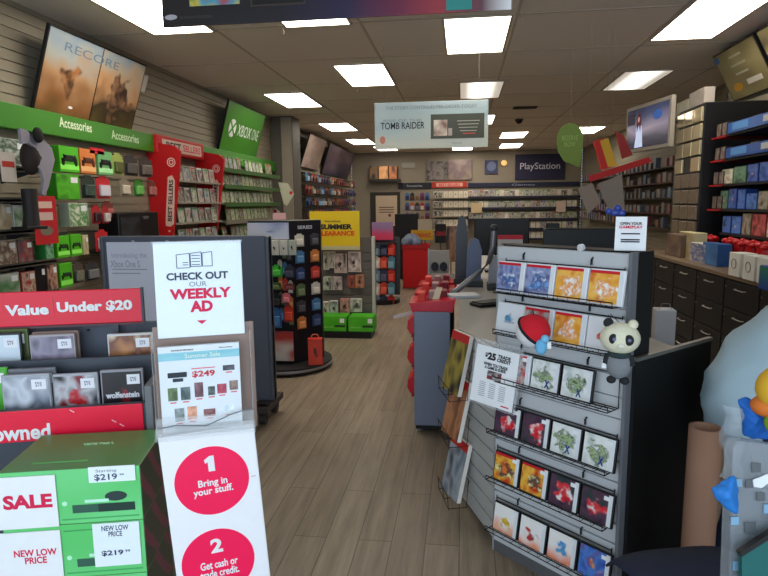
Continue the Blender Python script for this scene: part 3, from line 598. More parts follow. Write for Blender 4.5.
# green teardrop tag
yb_ = 6.8; a = hY(yb_, 569, 168); c = hY(yb_, 569, 123)
t = thing('hanging_tag', 'green teardrop hanging tag sign left of the red cross display', 'sign', (a.x, yb_, a.z)); hh = c.z-a.z
pp = [(-.13*math.cos(s)*(1 if True else 0), hh*.6+hh*.4*math.sin(s)) for s in [PI*k/14 for k in range(15)]]
pp = [(.14*math.cos(PI*k/14), hh*.62+hh*.38*math.sin(PI*k/14)) for k in range(15)]+[(-.13, hh*.4), (-.06, hh*.16), (.11, 0), (.13, hh*.3)]
MB().prism(pp, 0, .01, 'y').obj('board', q(84, 108, 40), t); text(t, 'RESERVE\nNOW', 0, -.002, hh*.6, .17, q(120, 150, 80), .12, 0)
MB().tube([(0, .005, hh), (0, .005, H-a.z)], .0009, 5).obj('cord', q(150, 150, 150), t)
# camera dome and vent
a = hZ(H, 519, 119); t = thing('security_camera', 'small black dome camera on the ceiling near the back', 'camera', (a.x, a.y, H-.008))
MB().cyl((0, 0), .08, -.02, 0, 20).obj('base', DGREY, t); MB().ball((0, 0, -.02), .065, 16, z0=-1, z1=0).obj('dome', BLACK, t)
a = hZ(H, 525, 107); t = thing('ceiling_vent', 'dark slotted ceiling vent near the dome camera', 'vent', (a.x, a.y, H-.007))
MB().box(-.2, .2, -.1, .1, -.012, 0).obj('frame', q(60, 50, 42), t)
for k in range(4): MB().box(-.18, .18, -.08+k*.045, -.06+k*.045, -.018, -.012).obj('slat', q(40, 34, 30), t)
for px, py in ((283, 28), (357, 88), (519, 12), (509, 80), (586, 82), (552, 127)):
    a = hZ(H-.02, px, py); t = MB().tube([(0, 0, .013), (0, 0, -.02)], .004, 6).tube([(0, 0, -.02), (.012, 0, -.035), (0, 0, -.05)], .004, 6).obj('ceiling_hook', q(170, 160, 145), None, (a.x, a.y, H-.02)); tag(t, 'small clip hook hanging from the ceiling grid', 'hook', 'empty ceiling clips')

# ================================================================== MIDDLE OF THE STORE
def facing(l, t_, r, b_, y):
    a = hY(y, l, b_); c = hY(y, r, t_); return a.x, c.x, a.z, c.z
# big grey kiosk back
t = thing('demo_kiosk', 'big grey demo kiosk panel on castors behind the weekly ad stand', 'kiosk', (0, 3.85, 0))
x0, x1 = hY(3.85, 100, 245).x, hY(3.85, 272, 330).x
zt = hY(3.85, 185, 236).z
kg = q(88, 92, 104, rough=.45)
MB().cbox(x0, x1, 0, .05, .14, zt, .008).obj('back_panel', kg, t)
MB().cbox(x1-.03, x1, -.01, .07, .14, zt-.004, .01).obj('side_frame', q(80, 84, 95, rough=.4), t); MB().cbox(x0, x0+.03, -.01, .07, .14, zt-.004, .01).obj('side_frame', kg, t)
MB().box(x0+.1, x1-.2, .05, .3, .14, .2).obj('base_shelf', DGREY, t)
xa = (hY(3.83, 106, 260).x,); xb = hY(3.83, 240, 260).x
MB().box(xa[0], xb, -.004, 0, .3, hY(3.85, 170, 242).z).obj('poster', q(222, 225, 240, rough=.4), t)
g_ = q(172, 176, 190)
u0 = hY(3.84, 126, 256); text(t, 'Introducing the', u0.x+.02, -.006, u0.z, .26, g_, .045, 0); u0 = hY(3.84, 122, 264); text(t, 'Xbox One S', u0.x+.02, -.006, u0.z, .22, g_, .05, .01)
for i in range(2): u0 = hY(3.84, 128, 270+i*4); MB().box(u0.x-.12, u0.x+.14-.05*i, -.006, -.004, u0.z, u0.z+.008).obj('text_line', g_, t)
for x in (x0+.25, x0+.5, x1-.35): MB().cyl((x, 0), .012, zt-.04, zt-.03, 8).obj('screw', SILVER, t)
for i, (x, y) in enumerate(((x1-.05, -.1), (x1-.05, .14), (x0+.04, -.1), (x0+.04, .14))):
    cs = MB(); cs.tube([(x-.02, y, .05), (x+.02, y, .05)], .045, 12); cs.box(x-.03, x+.03, y-.02, y+.02, .06, .14); cs.obj('castor', q(50, 46, 44), t)
MB().box(x1-.12, x1, -.16, .2, .1, .14).obj('foot', q(60, 54, 52), t)
# D1 : black two sided endcap display on a round base
t = thing('endcap_display', 'black two sided accessory display with rounded silver trimmed base', 'display', (-1.62, 5.25, 0))
MB().cyl((0, 0), .42, .02, .07, 40).obj('base', q(24, 24, 26), t); MB().cyl((0, 0), .43, .035, .055, 40).obj('base_trim', q(150, 148, 150, rough=.3, metal=.5), t)
prf = [(-.27, -.17), (.12, -.19), (.33, .08), (.31, .2), (-.27, .2)]
MB().prism(prf, .07, 1.36, 'z').obj('body', q(20, 22, 28, rough=.4), t)
d1f = -.168
MB().box(-.265, .11, -.2, -.185, 1.2, 1.345).obj('header_print', art(((120, 130, 180), (190, 195, 215), (205, 205, 215)), scale=2, blob=((40, 80, 140), (60, 120, 170)), blobr=.05), t)
MB().box(-.265, .12, -.215, -.185, .1, .37).obj('base_print', art(((205, 195, 185), (215, 205, 195), (190, 60, 50), (80, 70, 100)), scale=2.5, vert=.4), t)
t2 = text(t, 'SERIES', .225, -.072, 1.3, .16, q(200, 205, 215), .03); t2.rotation_euler = (0, 0, math.atan2(.29, .24))
MB().box(-.06, .06, -.1, -.096, 1.37, 1.43).obj('header_note', q(225, 170, 165), t)
d1 = [ (270, 240, 279, 255, (215, 212, 200), 'white boxed phone case leftmost under the header', 1), (280, 240, 288, 255, (215, 212, 200), 'white boxed speaker between two white boxes under the header', 1), (289, 240, 296, 255, (190, 195, 180), 'white boxed charger rightmost under the header', 1),
      (271, 263, 282, 277, (70, 190, 60), 'bright green card', 0), (284, 264, 294, 278, (60, 60, 80), 'navy card', 0), (271, 280, 281, 290, (90, 110, 60), 'olive card', 0), (284, 281, 294, 290, (120, 60, 60), 'maroon card', 0),
      (271, 292, 281, 306, (40, 36, 36), 'black card', 0), (282, 291, 290, 303, (225, 120, 130), 'white and red card', 0), (271, 307, 281, 328, (60, 110, 165), 'blue pack', 0), (284, 304, 293, 322, (205, 60, 40), 'orange red pack', 0)]
for l, t_, r, b_, c, lab, wh in d1:
    x0, x1, z0, z1 = facing(l, t_, r, b_, 5.03)
    if wh: pbox('accessory_box', lab+' of the black display', 'box', ((x0+x1)/2, 5.03, z0), 0, x1-x0-.005, z1-z0, .03, q(*c), art((c, tuple(v-15 for v in c)), blob=((50, 45, 40), (30, 30, 30)), blobr=.12), bev=.002)
    else: blister('hang_pack', lab+' hanging on the black display', 'accessory', ((x0+x1)/2, 5.04, z0), 0, x1-x0-.005, z1-z0-.03, .02, q(*c), q(*[min(255, v+25) for v in c], rough=.3))
pc6 = [((50, 70, 110), 'navy'), ((190, 60, 50), 'red'), ((90, 110, 70), 'olive'), ((200, 195, 180), 'white'), ((60, 60, 66), 'black'), ((70, 120, 160), 'blue'), ((190, 120, 60), 'orange')]
for i in range(5):
    for k in range(3):
        c_, cnm = pc6[(i*3+k*2) % 7]
        blister('hang_pack', 'small %s card pack near the inner edge of the black display, %s row %s' % (cnm, ('top', 'second', 'third', 'fourth', 'lowest')[i], ('left', 'middle', 'right')[k]), 'accessory', (-1.62+.02+.045*k, 5.052, 1.05-.145*i-.02*k), 0, .042, .1, .012, q(*c_), q(*[min(255, v+35) for v in c_], rough=.3))
for i in range(6):
    c_, cnm = pc6[(i*2+3) % 7]; fac = math.atan2(.27, .21)
    for k in range(2):
        pos = Vector((-1.62+.12, 5.25-.19, 0)).lerp(Vector((-1.62+.33, 5.25+.08, 0)), .28+.5*k)+Vector((math.sin(fac), -math.cos(fac), 0))*.006
        blister('hang_pack', 'small %s card pack, %s column of the right face of the black display, %s' % (pc6[(i*2+3+k) % 7][1], ('near', 'far')[k], ('topmost', 'second down', 'third down', 'fourth down', 'fifth down', 'lowest')[i]), 'accessory', (pos.x, pos.y, 1.13-.15*i), fac, .1, .1, .012, q(*pc6[(i*2+3+k) % 7][0]), q(*[min(255, v+35) for v in pc6[(i*2+3+k) % 7][0]], rough=.3))
a = hY(4.98, 308, 362); o = pbox('gift_bag', 'orange red carton standing on the base of the black display', 'box', (-1.3, 5.06, .071), .25, .13, .24, .07, q(215, 50, 30), art(((215, 50, 30), (225, 70, 40)), blob=((120, 30, 20), (60, 30, 30)), blobr=.1))
MB().tube([(-.04, 0, .24), (-.02, 0, .275), (.02, 0, .275), (.04, 0, .24)], .004, 6).obj('handle', q(225, 120, 90), o)
# D2 : slat gondola with yellow sign
t = thing('slat_gondola', 'grey slat panel gondola with white uprights under the yellow sign', 'shelf unit', (0, 6.75, 0))
sw = slat_wall('slat_panel', (-1.66, 0), (-1.03, 0), .05, 1.12, q(104, 98, 92), .1, .04, t)
MB().cbox(-1.7, -1.66, -.03, .04, 0, 1.13, .005).obj('upright', q(190, 185, 178), t); MB().cbox(-1.03, -.995, -.03, .04, 0, 1.13, .005).obj('upright', q(190, 185, 178), t)
MB().box(-1.69, -1.005, .04, .14, 0, 1.1).obj('rear_body', DGREY, t); MB().box(-1.69, -1.0, -.34, .04, 0, .07).obj('plinth', BLACK, t)
x0, x1, z0, z1 = facing(310, 211, 359, 250, 6.6)
t = thing('clearance_sign', 'yellow summer clearance sign above the slat gondola', 'sign', ((x0+x1)/2, 6.62, z0)); w2, h2 = x1-x0, z1-z0
MB().cbox(-w2/2, w2/2, 0, .012, 0, h2, .003).obj('board', q(222, 190, 20), t); MB().box(-w2/2, w2/2, -.003, .0, 0, h2*.1).obj('pale_edge', q(190, 180, 140), t)
text(t, 'GameStop', -.02, -.004, h2*.74, w2*.32, q(60, 50, 30), .025); text(t, 'SUMMER', .02, -.004, h2*.6, w2*.64, INK, .06, .05); text(t, 'CLEARANCE', .01, -.004, h2*.43, w2*.76, q(220, 80, 20), .055, .05)
MB().tube([(.1, .02, -.0), (.1, .02, -.16)], .008, 6).obj('sign_stem', STEEL, t)
d2 = [(326, 252, 331, 270), (332, 252, 337, 268), (337, 254, 349, 273), (351, 252, 363, 272), (326, 277, 334, 290), (335, 277, 344, 290), (350, 276, 357, 288), (358, 275, 366, 288), (325, 302, 331, 317), (332, 301, 340, 315), (343, 299, 352, 313), (353, 299, 364, 312)]
d2c = [(200, 195, 175), (205, 200, 185), (215, 190, 180), (225, 205, 195), (195, 200, 180), (205, 185, 180), (170, 90, 70), (190, 130, 100), (215, 210, 195), (205, 208, 200), (205, 150, 140), (215, 208, 200)]
d2n = ['small khaki pack', 'small beige pack', 'white framed pack left of its twin', 'white framed pack nearest the right upright', 'olive pack', 'pinkish pack', 'brick red pack', 'tan pack', 'white pack by the left upright', 'grey green pack', 'rose pack', 'pale pack near the right upright']
for i, (bb, c) in enumerate(zip(d2, d2c)):
    x0, x1, z0, z1 = facing(*bb, 6.68)
    pbox('accessory_box', '%s in the %s row of the slat gondola' % (d2n[i], ('upper', 'middle', 'lower')[i//4]), 'box', ((x0+x1)/2-.03, 6.71, z0), 0, x1-x0, z1-z0, .06, q(*c), art((c, tuple(v//2 for v in c)), blob=((60, 25, 25), (40, 35, 35)), blobr=.14))
for l, r, nm in ((322, 350, 'left'), (350.5, 377, 'right')):
    x0, x1, z0, z1 = facing(l, 319, r, 337, 6.45)
    o = pbox('console_box', 'green console box at the foot of the slat gondola, %s one' % nm, 'console box', ((x0+x1)/2-.03, 6.56, .071), 0, x1-x0-.02, .17, .25, q(72, 175, 30), art(((72, 175, 30), (90, 195, 45)), scale=2))
    MB().box(.02, .14, -.128, -.126, .05, .075).obj('console_picture', q(30, 60, 30), o); MB().box(.08, .13, -.129, -.126, .1, .15).obj('price_sticker', PAPER, o); text(o, 'XBOX ONE', -.06, -.128, .05, .12, q(150, 215, 120), .018)
# D3 : round toy display with pink topper
x0, x1, z0, z1 = facing(360, 240, 396, 318, 8.6)
t = thing('toy_rack', 'spinner rack of red and blue toys behind the yellow sign', 'rack', ((x0+x1)/2, 8.9, 0))
MB().cyl((0, 0), .3, 0, .06, 24).obj('base', BLACK, t); MB().cyl((0, 0), .025, .06, 1.0, 10).obj('pole', STEEL, t); MB().box(-.3, .3, -.03, .03, .12, 1.0).obj('panel', q(60, 60, 66), t); MB().cyl((0, 0), .26, .9, .92, 24).obj('top_disc', DGREY, t)
x0b, x1b, z0b, z1b = facing(372, 222, 393, 240, 8.8); MB().box(x0b-t.location.x, x1b-t.location.x, -.1, -.09, z0b, z1b).obj('topper', art(((205, 50, 90), (200, 60, 100), (140, 110, 150), (150, 120, 160)), vert=.85), t)
MB().tube([(0, 0, .92), (0, -.085, z0b+.05)], .008, 6).obj('topper_stem', STEEL, t)
ci = 0
for i, py in enumerate((246, 259, 272, 285, 298)):
    for k, px in enumerate((366, 374, 382, 389)):
        a = hY(8.72, px+2, py+10); cc = [(190, 50, 40), (200, 70, 50), (110, 140, 160), (90, 130, 150), (60, 60, 90), (200, 190, 180)][(i*3+k*2) % 6]; nmc = ['red', 'orange', 'grey blue', 'teal', 'navy', 'cream'][(i*3+k*2) % 6]
        blister('hang_pack', '%s toy pack %s on the spinner rack, %s' % (nmc, ['in the top row', 'in the second row', 'in the third row', 'in the fourth row', 'in the bottom row'][i], ['far left', 'left of centre', 'right of centre', 'far right'][k]), 'toy', (a.x, 8.74, a.z), 0, .115, .17, .05, q(*cc), q(*[min(255, v+30) for v in cc], rough=.3), group=None)
# red bin
x0, x1, z0, z1 = facing(403, 246, 428, 288, 10.4)
t = thing('dump_bin', 'tall plain red merchandise bin at the end of the aisle', 'bin', ((x0+x1)/2, 10.65, 0)); w2 = x1-x0; h2 = z1
MB().cbox(-w2/2, w2/2, -.25, .25, .01, h2-.03, .01).obj('body', q(190, 12, 18), t)
for a_ in ((-w2/2-.015, w2/2+.015, -.265, -.24), (-w2/2-.015, w2/2+.015, .24, .265), (-w2/2-.015, -w2/2+.01, -.24, .24), (w2/2-.01, w2/2+.015, -.24, .24)): MB().box(*a_, h2-.05, h2+.02).obj('rim', q(170, 14, 20), t)
for l, t_, r, b_, c, lab, nm, y_ in ((395, 214, 418, 244, (22, 20, 22), 'tall black cabinet standing behind the red bin', 'cabinet', 11.7), (418, 219, 432, 238, (190, 175, 155), 'pale notice sheet standing above the red bin', 'notice', 11.4), (411, 230, 433, 240, (200, 160, 30), 'yellow strip sign above the red bin', 'sign', 11.05), (435, 224, 446, 243, (20, 18, 20), 'black sign with white lines right of the yellow strip', 'sign', 11.1), (446, 226, 456, 262, (80, 50, 42), 'brown poster panel beside the black lined sign', 'poster', 11.45)):
    x0, x1, z0, z1 = facing(l, t_, r, b_, y_); o = thing('tall_'+nm if nm == 'cabinet' else nm+'_board', lab, nm, ((x0+x1)/2, y_, 0)); w2 = x1-x0
    dd = .4 if nm == 'cabinet' else .02
    MB().cbox(-w2/2, w2/2, 0, dd, .0 if nm == 'cabinet' else z0, z1, .004).obj('panel', q(*c) if nm != 'poster' else art(((70, 45, 40), (180, 140, 110), (50, 36, 34)), scale=3), o)
    if nm != 'cabinet': MB().tube([(0, .03, 0), (0, .03, z0+.1)], .012, 6).obj('stand', STEEL, o); MB().cyl((0, .03), .12, 0, .02, 16).obj('stand_foot', DGREY, o)
    if 'lined' in lab and 'white lines' in lab:
        for k in range(3): MB().box(-w2*.35, w2*.35, -.004, 0, z0+.08+k*.1, z0+.13+k*.1).obj('text_line', q(200, 200, 205), o)
    if 'yellow' in lab: text(o, 'CLEARANCE', 0, -.003, (z0+z1)/2, w2*.8, RED, .08)
x0, x1, z0, z1 = facing(404, 231, 418, 246, 10.5)
t = MB().ball(((x0+x1)/2, 10.6, .86), .14, 14, (1, .8, .8)).ball(((x0+x1)/2+.1, 10.5, .82), .09, 12).ball(((x0+x1)/2-.09, 10.52, .82), .09, 12).obj('plush_toy', q(120, 135, 160, noise=.3, nscale=20)); tag(t, 'silvery blue plush heap lying on top of the red bin', 'toy')
# grey rack with dials
x0, x1, z0, z1 = facing(429, 251, 449, 300, 7.6)
t = thing('wire_stand', 'pale grey stand holding two dark round items behind the red baskets', 'stand', ((x0+x1)/2, 7.7, 0)); w2 = x1-x0
MB().cbox(-w2/2, w2/2, 0, .03, .02, z1, .004).obj('panel', q(150, 148, 146), t); MB().cbox(-w2/2-.02, -w2/2, -.02, .05, 0, z1+.02, .003).obj('upright', SILVER, t); MB().cbox(-w2/2, w2/2, -.15, .2, 0, .03, .004).obj('foot', DGREY, t)
for k in (-1, 1):
    MB().disc(k*w2*.22, z1-.21, .05, .06, -.03, 0, 20).obj('round_item', q(30, 36, 50), t); MB().disc(k*w2*.22, z1-.42, .045, .05, -.03, 0, 20).obj('round_item', q(40, 38, 44), t)

# ================================================================== RIGHT: wall counter with drawers, cabinet, shelves
CX, CZ = 2.0, .95
Y0c, Y1c = 2.6, 7.3
t = thing('drawer_counter', 'long black drawer counter with pale worktop along the right wall', 'counter', (0, 0, 0))
MB().box(CX+.03, XN-.01, Y0c, Y1c, .0, CZ-.035).obj('carcass', q(15, 14, 15, rough=.5), t)
MB().cbox(CX, XN-.005, Y0c-.02, Y1c+.02, CZ-.035, CZ, .006).obj('worktop', q(120, 100, 78, rough=.35), t)
y = Y0c+.02; k = 0
while y < Y1c-.5:
    for j in range(4):
        z1_ = CZ-.05-j*.215
        d = MB().cbox(CX+.012, CX+.032, y, y+.53, z1_-.205, z1_, .003).obj('drawer', q(13, 12, 13, rough=.5), t)
        MB().tube([(CX+.012, y+.19, z1_-.05), (CX-.008, y+.2, z1_-.052), (CX-.008, y+.33, z1_-.052), (CX+.012, y+.34, z1_-.05)], .0045, 6).obj('handle', q(190, 185, 178, rough=.3, metal=.5), d)
        MB().tube([(CX+.012, y+.5, z1_-.05), (CX+.004, y+.5, z1_-.05)], .009, 10).obj('lock', q(110, 105, 98, rough=.3, metal=.7), d)
    y += .55
# things on the counter
cnt = 0
for l, r, tp, bt in ((724, 737, 252, 277), (738, 751, 254, 281), (752, 766, 257, 285)):
    a = hZ(CZ, l, bt-3); c = hZ(CZ, r, bt+1); m_ = (a+c)/2
    yw = abs(a.y-c.y)
    o = pbox('gift_box', 'white gift box with ring print on the counter, %s of three' % ('leftmost', 'middle', 'rightmost')[cnt], 'box', (m_.x+.08, m_.y, CZ), -PI/2, .17, .17, .12, q(222, 218, 208), None)
    rg = MB(); rr = [(.035*math.cos(2*PI*k/20), -.063, .09+.035*math.sin(2*PI*k/20)) for k in range(20)]; rg.tube(rr, .003, 5, True).obj('ring_print', q(140, 132, 120), o)
    cnt += 1
for i, (px, py) in enumerate(((730, 250), (742, 250), (753, 252), (765, 254), (710, 252))):
    a = hX(2.34, px, py); o = MB()
    for k in range(6):
        an = k*PI/3; o.ball((.035*math.cos(an), .035*math.sin(an), .05+.012*(k % 2)), .032, 10, (1, 1, .7))
    o.ball((0, 0, .07), .025, 10); o.cyl((0, 0), .05, 0, .05, 14, .05); o.v = [(x*1.15, y*1.15, z*1.1+(.13 if z > .0001 else 0)) for x, y, z in o.v]
    o = o.obj('ribbon_bow', q(190, 20, 26, rough=.35), None, (2.34, a.y, CZ)); tag(o, 'shiny red gift bow pot, %s' % ('first behind the ring printed boxes', 'second behind the ring printed boxes', 'third behind the ring printed boxes', 'last one at the picture edge', 'next to the blue and white carton')[i], 'bow')
for l, r, tp, bt, c, ar, lab in ((690, 703, 243, 262, (200, 195, 180), art(((215, 210, 195), (70, 90, 150), (205, 200, 190)), scale=4), 'white box with blue print'), (703, 714, 243, 265, (40, 90, 150), art(((40, 90, 150), (70, 130, 190)), scale=2), 'bright blue box'),
    (681, 689, 232, 258, (200, 190, 150), art(((205, 195, 160), (160, 140, 100)), scale=3), 'tall cream box'), (668, 676, 234, 256, (110, 90, 75), art(((130, 105, 85), (80, 65, 60)), scale=3), 'brown box'), (757, 770, 266, 290, (40, 70, 150), art(((40, 60, 150), (40, 130, 90)), vert=.9, scale=2), 'blue and green box')):
    a = hZ(CZ, l, bt-2); c2 = hZ(CZ, r, bt+2); m_ = (a+c2)/2; zz = hX(m_.x, (l+r)/2, tp).z-CZ
    pbox('carton', '%s standing on the pale worktop' % lab, 'box', (m_.x+.06, m_.y, CZ), -PI/2, abs(a.y-c2.y)*.95, zz, .11, q(*c), ar)
# glass cabinet / tower on counter
ya, yb2 = hX(2.3, 697, 180).y, hX(2.3, 673, 180).y
t = thing('display_tower', 'tall black display tower with clear reflective packs on its front, at the right wall', 'cabinet', (0, 0, CZ))
zt = hX(2.3, 697, 104).z-CZ
MB().cbox(2.33, XN-.01, ya, yb2, 0, zt, .01).obj('carcass', q(12, 12, 13, rough=.45), t)
for i in range(9):
    for j in range(3):
        z0_ = .04+i*(zt-.06)/9; w_ = (yb2-ya)/3
        if i == 5 and j == 1: continue
        MB().cbox(2.305, 2.33, ya+j*w_+.01, ya+(j+1)*w_-.01, z0_, z0_+(zt-.06)/9-.02, .006).obj('clear_pack', q(200, 186, 150, rough=.12, metal=.35) if i > 4 else q(115, 100, 82, rough=.3), t)  # upper packs get a brighter colour that paints in highlights on the plastic
for k, (l, tp, r, bt, c) in enumerate(((672, 85, 684, 110, (180, 178, 150)), (684, 80, 700, 102, (170, 160, 150)))):
    a = hX(2.35, r, (tp+bt)/2+4); c2 = hX(2.35, l, (tp+bt)/2)
    o = pbox('carton', '%s lying on top of the display tower' % ('cream envelope box', 'grey pink box')[k], 'box', (2.45, (a.y+c2.y)/2, CZ+zt), -PI/2, abs(c2.y-a.y)*.9, .14+.04*k, .1, q(*c), art((c, tuple(v-20 for v in c))))
# right wall products, near part
t = thing('wall_bay', 'black framed merchandise bay on the right wall beside the tower', 'shelf unit', (0, 0, 0))
MB().box(2.93, XN-.005, 3.4, ya-.02, CZ+.002, 2.35).obj('back_panel', q(30, 26, 22), t)
for z in (1.2, 1.42, 1.65, 1.88, 2.1): MB().box(2.42, 2.93, 3.45, ya-.3, z-.02, z-.003).obj('shelf', q(28, 24, 24), t)
for z in (1.42, 1.65, 1.88, 2.1): MB().box(2.4, 2.93, ya-.3, ya-.03, z-.02, z-.003).obj('red_shelf', q(170, 24, 30), t)
for z, c, lab in ((2.1, (30, 90, 170), 'upper'), (1.88, (28, 80, 160), 'lower')):
    o = thing('tray', '%s bright blue open tray with a white label on the right wall' % lab, 'tray', (2.45, 5.0, z)); 
    tb = MB(); tb.box(-.05, .2, -1.2, .9, 0, .004)
    for a_ in ((-.05, -.045, -1.2, .9), (.195, .2, -1.2, .9), (-.045, .195, -1.2, -1.195), (-.045, .195, .895, .9)): tb.box(*a_, .004, .09)
    tb.obj('body', q(*c, rough=.3), o); MB().box(-.053, -.05, -.05, .25, .025, .075).obj('label', q(190, 190, 185), o); MB().box(-.053, -.05, .5, .8, .02, .08).obj('picture', q(90, 150, 210), o)
    for k in range(5):
        pbox('game_case', 'dark game case standing in the %s blue tray' % lab, 'game case', (2.53, 4.0+k*.4, z+.005), -PI/2, .16, .12, .05, q(50, 46, 46), art(((40, 36, 36), (120, 60, 60), (90, 90, 90)), scale=4), group='cases in the %s blue tray' % lab)
ci = 0
for z in (1.2, 1.42, 1.65):
    y = 4.3
    while y < ya-.35:
        cc, nmc = [((30, 70, 150), 'blue'), ((28, 60, 140), 'dark blue'), ((60, 100, 70), 'green'), ((180, 176, 150), 'cream'), ((150, 40, 40), 'red'), ((120, 110, 90), 'tan'), ((35, 80, 160), 'royal blue')][ci % 7]
        hh = random.uniform(.13, .19); ww = random.uniform(.14, .24)
        pbox('accessory_box', '%s boxed accessory on the %s shelf of the black wall bay' % (nmc, {1.2: 'lowest', 1.42: 'second', 1.65: 'third'}[z]), 'box', (2.49, y+ww/2, z), -PI/2, ww, hh, .1, q(*cc), art((cc, tuple(min(255, v+60) for v in cc), tuple(v//2 for v in cc)), blob=((200, 40, 50), (210, 205, 200)), blobr=.05, scale=3), group='%s boxes on the %s bay shelf' % (nmc, {1.2: 'lowest', 1.42: 'second', 1.65: 'third'}[z]))
        y += ww+.02; ci += 1
for z in (1.42, 1.65, 1.88, 2.1):
    for k in range(2):
        pbox('accessory_box', 'small dark box on a red shelf beside the display tower', 'box', (2.46, ya-.23+k*.12, z), -PI/2, .1, .12, .06, q(60, 50, 50), art(((90, 70, 66), (150, 140, 130))), group='boxes on the red shelves')
# posters upper right
c1 = (hX(2.72, 715, 56), hX(2.72, 745, 98))
t, w_, hg = lean_poster('framed_poster', 'olive framed promo poster upper right with yellow heading, left of the soldier poster', 6.2, 7.1, 2.56, 3.04, 2.935, 2.68, art(((110, 100, 66), (140, 130, 90), (100, 92, 60)), scale=2), side=-1)
for i, (ww, c) in enumerate(((.28, (180, 175, 150)), (.34, (170, 165, 140)), (.3, (175, 170, 150)))): MB().box(-ww*.5, ww*.4, -.004, -.002, hg*(.8-.17*i), hg*(.84-.17*i)).obj('text_line', q(*c), t)
MB().disc(-.22, hg*.24, .1, .045, -.004, -.002, 16).obj('yellow_mark', q(190, 140, 40), t); MB().box(0, .3, -.004, -.002, hg*.22, hg*.32).obj('white_heading', q(200, 195, 180), t); MB().disc(-.4, hg*.88, .06, .04, -.004, -.002, 16).obj('blue_mark', q(70, 100, 150), t)
t, w_, hg = lean_poster('framed_poster', 'framed poster with dark figure print cut by the right picture edge', 5.15, 6.14, 2.56, 3.04, 2.935, 2.68, art(((120, 108, 80), (150, 140, 100), (60, 48, 40)), scale=3, blob=((60, 45, 38), (40, 30, 30)), blobr=.18), side=-1)
# television
pa = hF(6.92, 627, 107); pb = hF(6.0, 672, 97); pc = hF(6.0, 672, 148.5)
dx = pb-pa; an = math.atan2(dx.y, dx.x); w_ = math.hypot(dx.x, dx.y); hh = (pb.z-pc.z+.515)/2
t = thing('television', 'silver framed wall television showing a person in a white top', 'television', ((pa.x+pb.x)/2, (pa.y+pb.y)/2, (pa.z+pb.z)/2-hh), an)
MB().cbox(-w_/2, w_/2, 0, .05, 0, hh, .008).obj('bezel', q(150, 142, 130, rough=.4), t)
MB().box(-w_/2+.04, w_/2-.04, -.003, 0, .04, hh-.04).obj('screen', art(((22, 24, 34), (40, 40, 56), (110, 100, 120), (44, 52, 84), (20, 24, 40)), vert=.8, scale=2.5, emit=.9, rough=.2), t)
fx = -.16
pr_ = MB(); pr_.prism([(fx-.085, .05), (fx+.09, .05), (fx+.07, .2), (fx+.06, .27), (fx+.02, .32), (fx-.03, .32), (fx-.065, .26), (fx-.06, .17)], -.006, -.003, 'y').obj('screen_picture', q(170, 180, 210, emit=.9), t)
MB().prism([(fx-.04, .22), (fx-.05, .32), (fx-.03, .4), (fx+.0, .43), (fx+.03, .4), (fx+.045, .3), (fx+.035, .22), (fx+.0, .3)], -.008, -.006, 'y').obj('screen_picture', q(90, 30, 30, emit=.4), t)
MB().disc(fx, .355, .02, .03, -.01, -.008, 14).obj('screen_picture', q(200, 150, 130, emit=.5), t)
MB().box(-w_/2+.05, fx-.1, -.005, -.003, hh*.6, hh*.86).obj('screen_picture', q(60, 54, 70, emit=.3), t); MB().disc(.22, hh*.7, .09, .05, -.005, -.003, 18).obj('screen_picture', q(50, 90, 160, emit=.5), t)
MB().tube([(0, .05, hh*.6), (0, .2, hh*.6), (.1, .36, hh*.6)], .02, 8).obj('wall_bracket', DGREY, t)
# far right wall goods
for i, z in enumerate((2.05, 1.8, 1.55, 1.3, 1.06)):
    nm = ('top', 'second', 'third', 'fourth', 'fifth')[i]
    o = MB().box(3.26, XR-.014, 8.0, 17.5, z-.02, z-.003).obj('wall_shelf', q(84, 46, 40) if i % 2 else q(60, 52, 46)); tag(o, '%s shelf along the far right wall' % nm, 'shelf')
    for k in range(34):
        ci = random.randrange(8); h_ = random.uniform(.1, .19)
        if random.random() < .15: continue
        pbox('accessory_box', 'small %s box on the %s shelf of the far right wall' % (cn[ci], nm), 'box', (3.33, 8.2+k*.27, z), -PI/2, random.uniform(.12, .2), h_, .08, q(*[int(v*.45+60) for v in cols6[ci][0]]), art(tuple(tuple(int(v*.4+68) for v in c_) for c_ in (cols6[ci][0], cols6[ci][1])), scale=3), group='far right wall %s shelf, %s boxes' % (nm, cn[ci]))
t = MB().box(2.7, 2.76, 7.9, 8.15, 0, 2.3).obj('column_panel', q(84, 92, 66)); tag(t, 'narrow olive green upright panel left of the display tower', 'panel')
# red and yellow crossing cardboard display
yy = 5.6
def fpoly(pts, y, y0_):
    r_ = []
    for px, py in pts: p = hY(y, px, py); r_.append((p.x, p.z))
    return r_
t = thing('cardboard_display', 'red and yellow crossed cardboard sign hanging over the counter', 'sign', (0, yy, 0))
MB().prism(fpoly([(594, 141), (604, 138), (615, 166), (602, 170)], yy, 0), 0, .05, 'y').obj('red_box', q(195, 40, 30), t)
MB().prism(fpoly([(600, 141), (608, 138), (617, 166), (608, 167)], yy, 0), -.006, 0, 'y').obj('yellow_side', q(215, 165, 40), t)
MB().prism(fpoly([(588, 176), (648, 157), (651, 162), (590, 182)], yy, 0), -.03, -.006, 'y').obj('red_bar', q(190, 30, 30), t)
MB().prism(fpoly([(618, 130), (627, 134), (636, 154), (625, 158)], yy, 0), .1, .11, 'y').obj('rear_card', q(150, 40, 34), t)
p = hY(yy, 606, 138); MB().tube([(p.x, .02, p.z-.02), (p.x, .02, H)], .0009, 5).obj('cord', GREY, t)
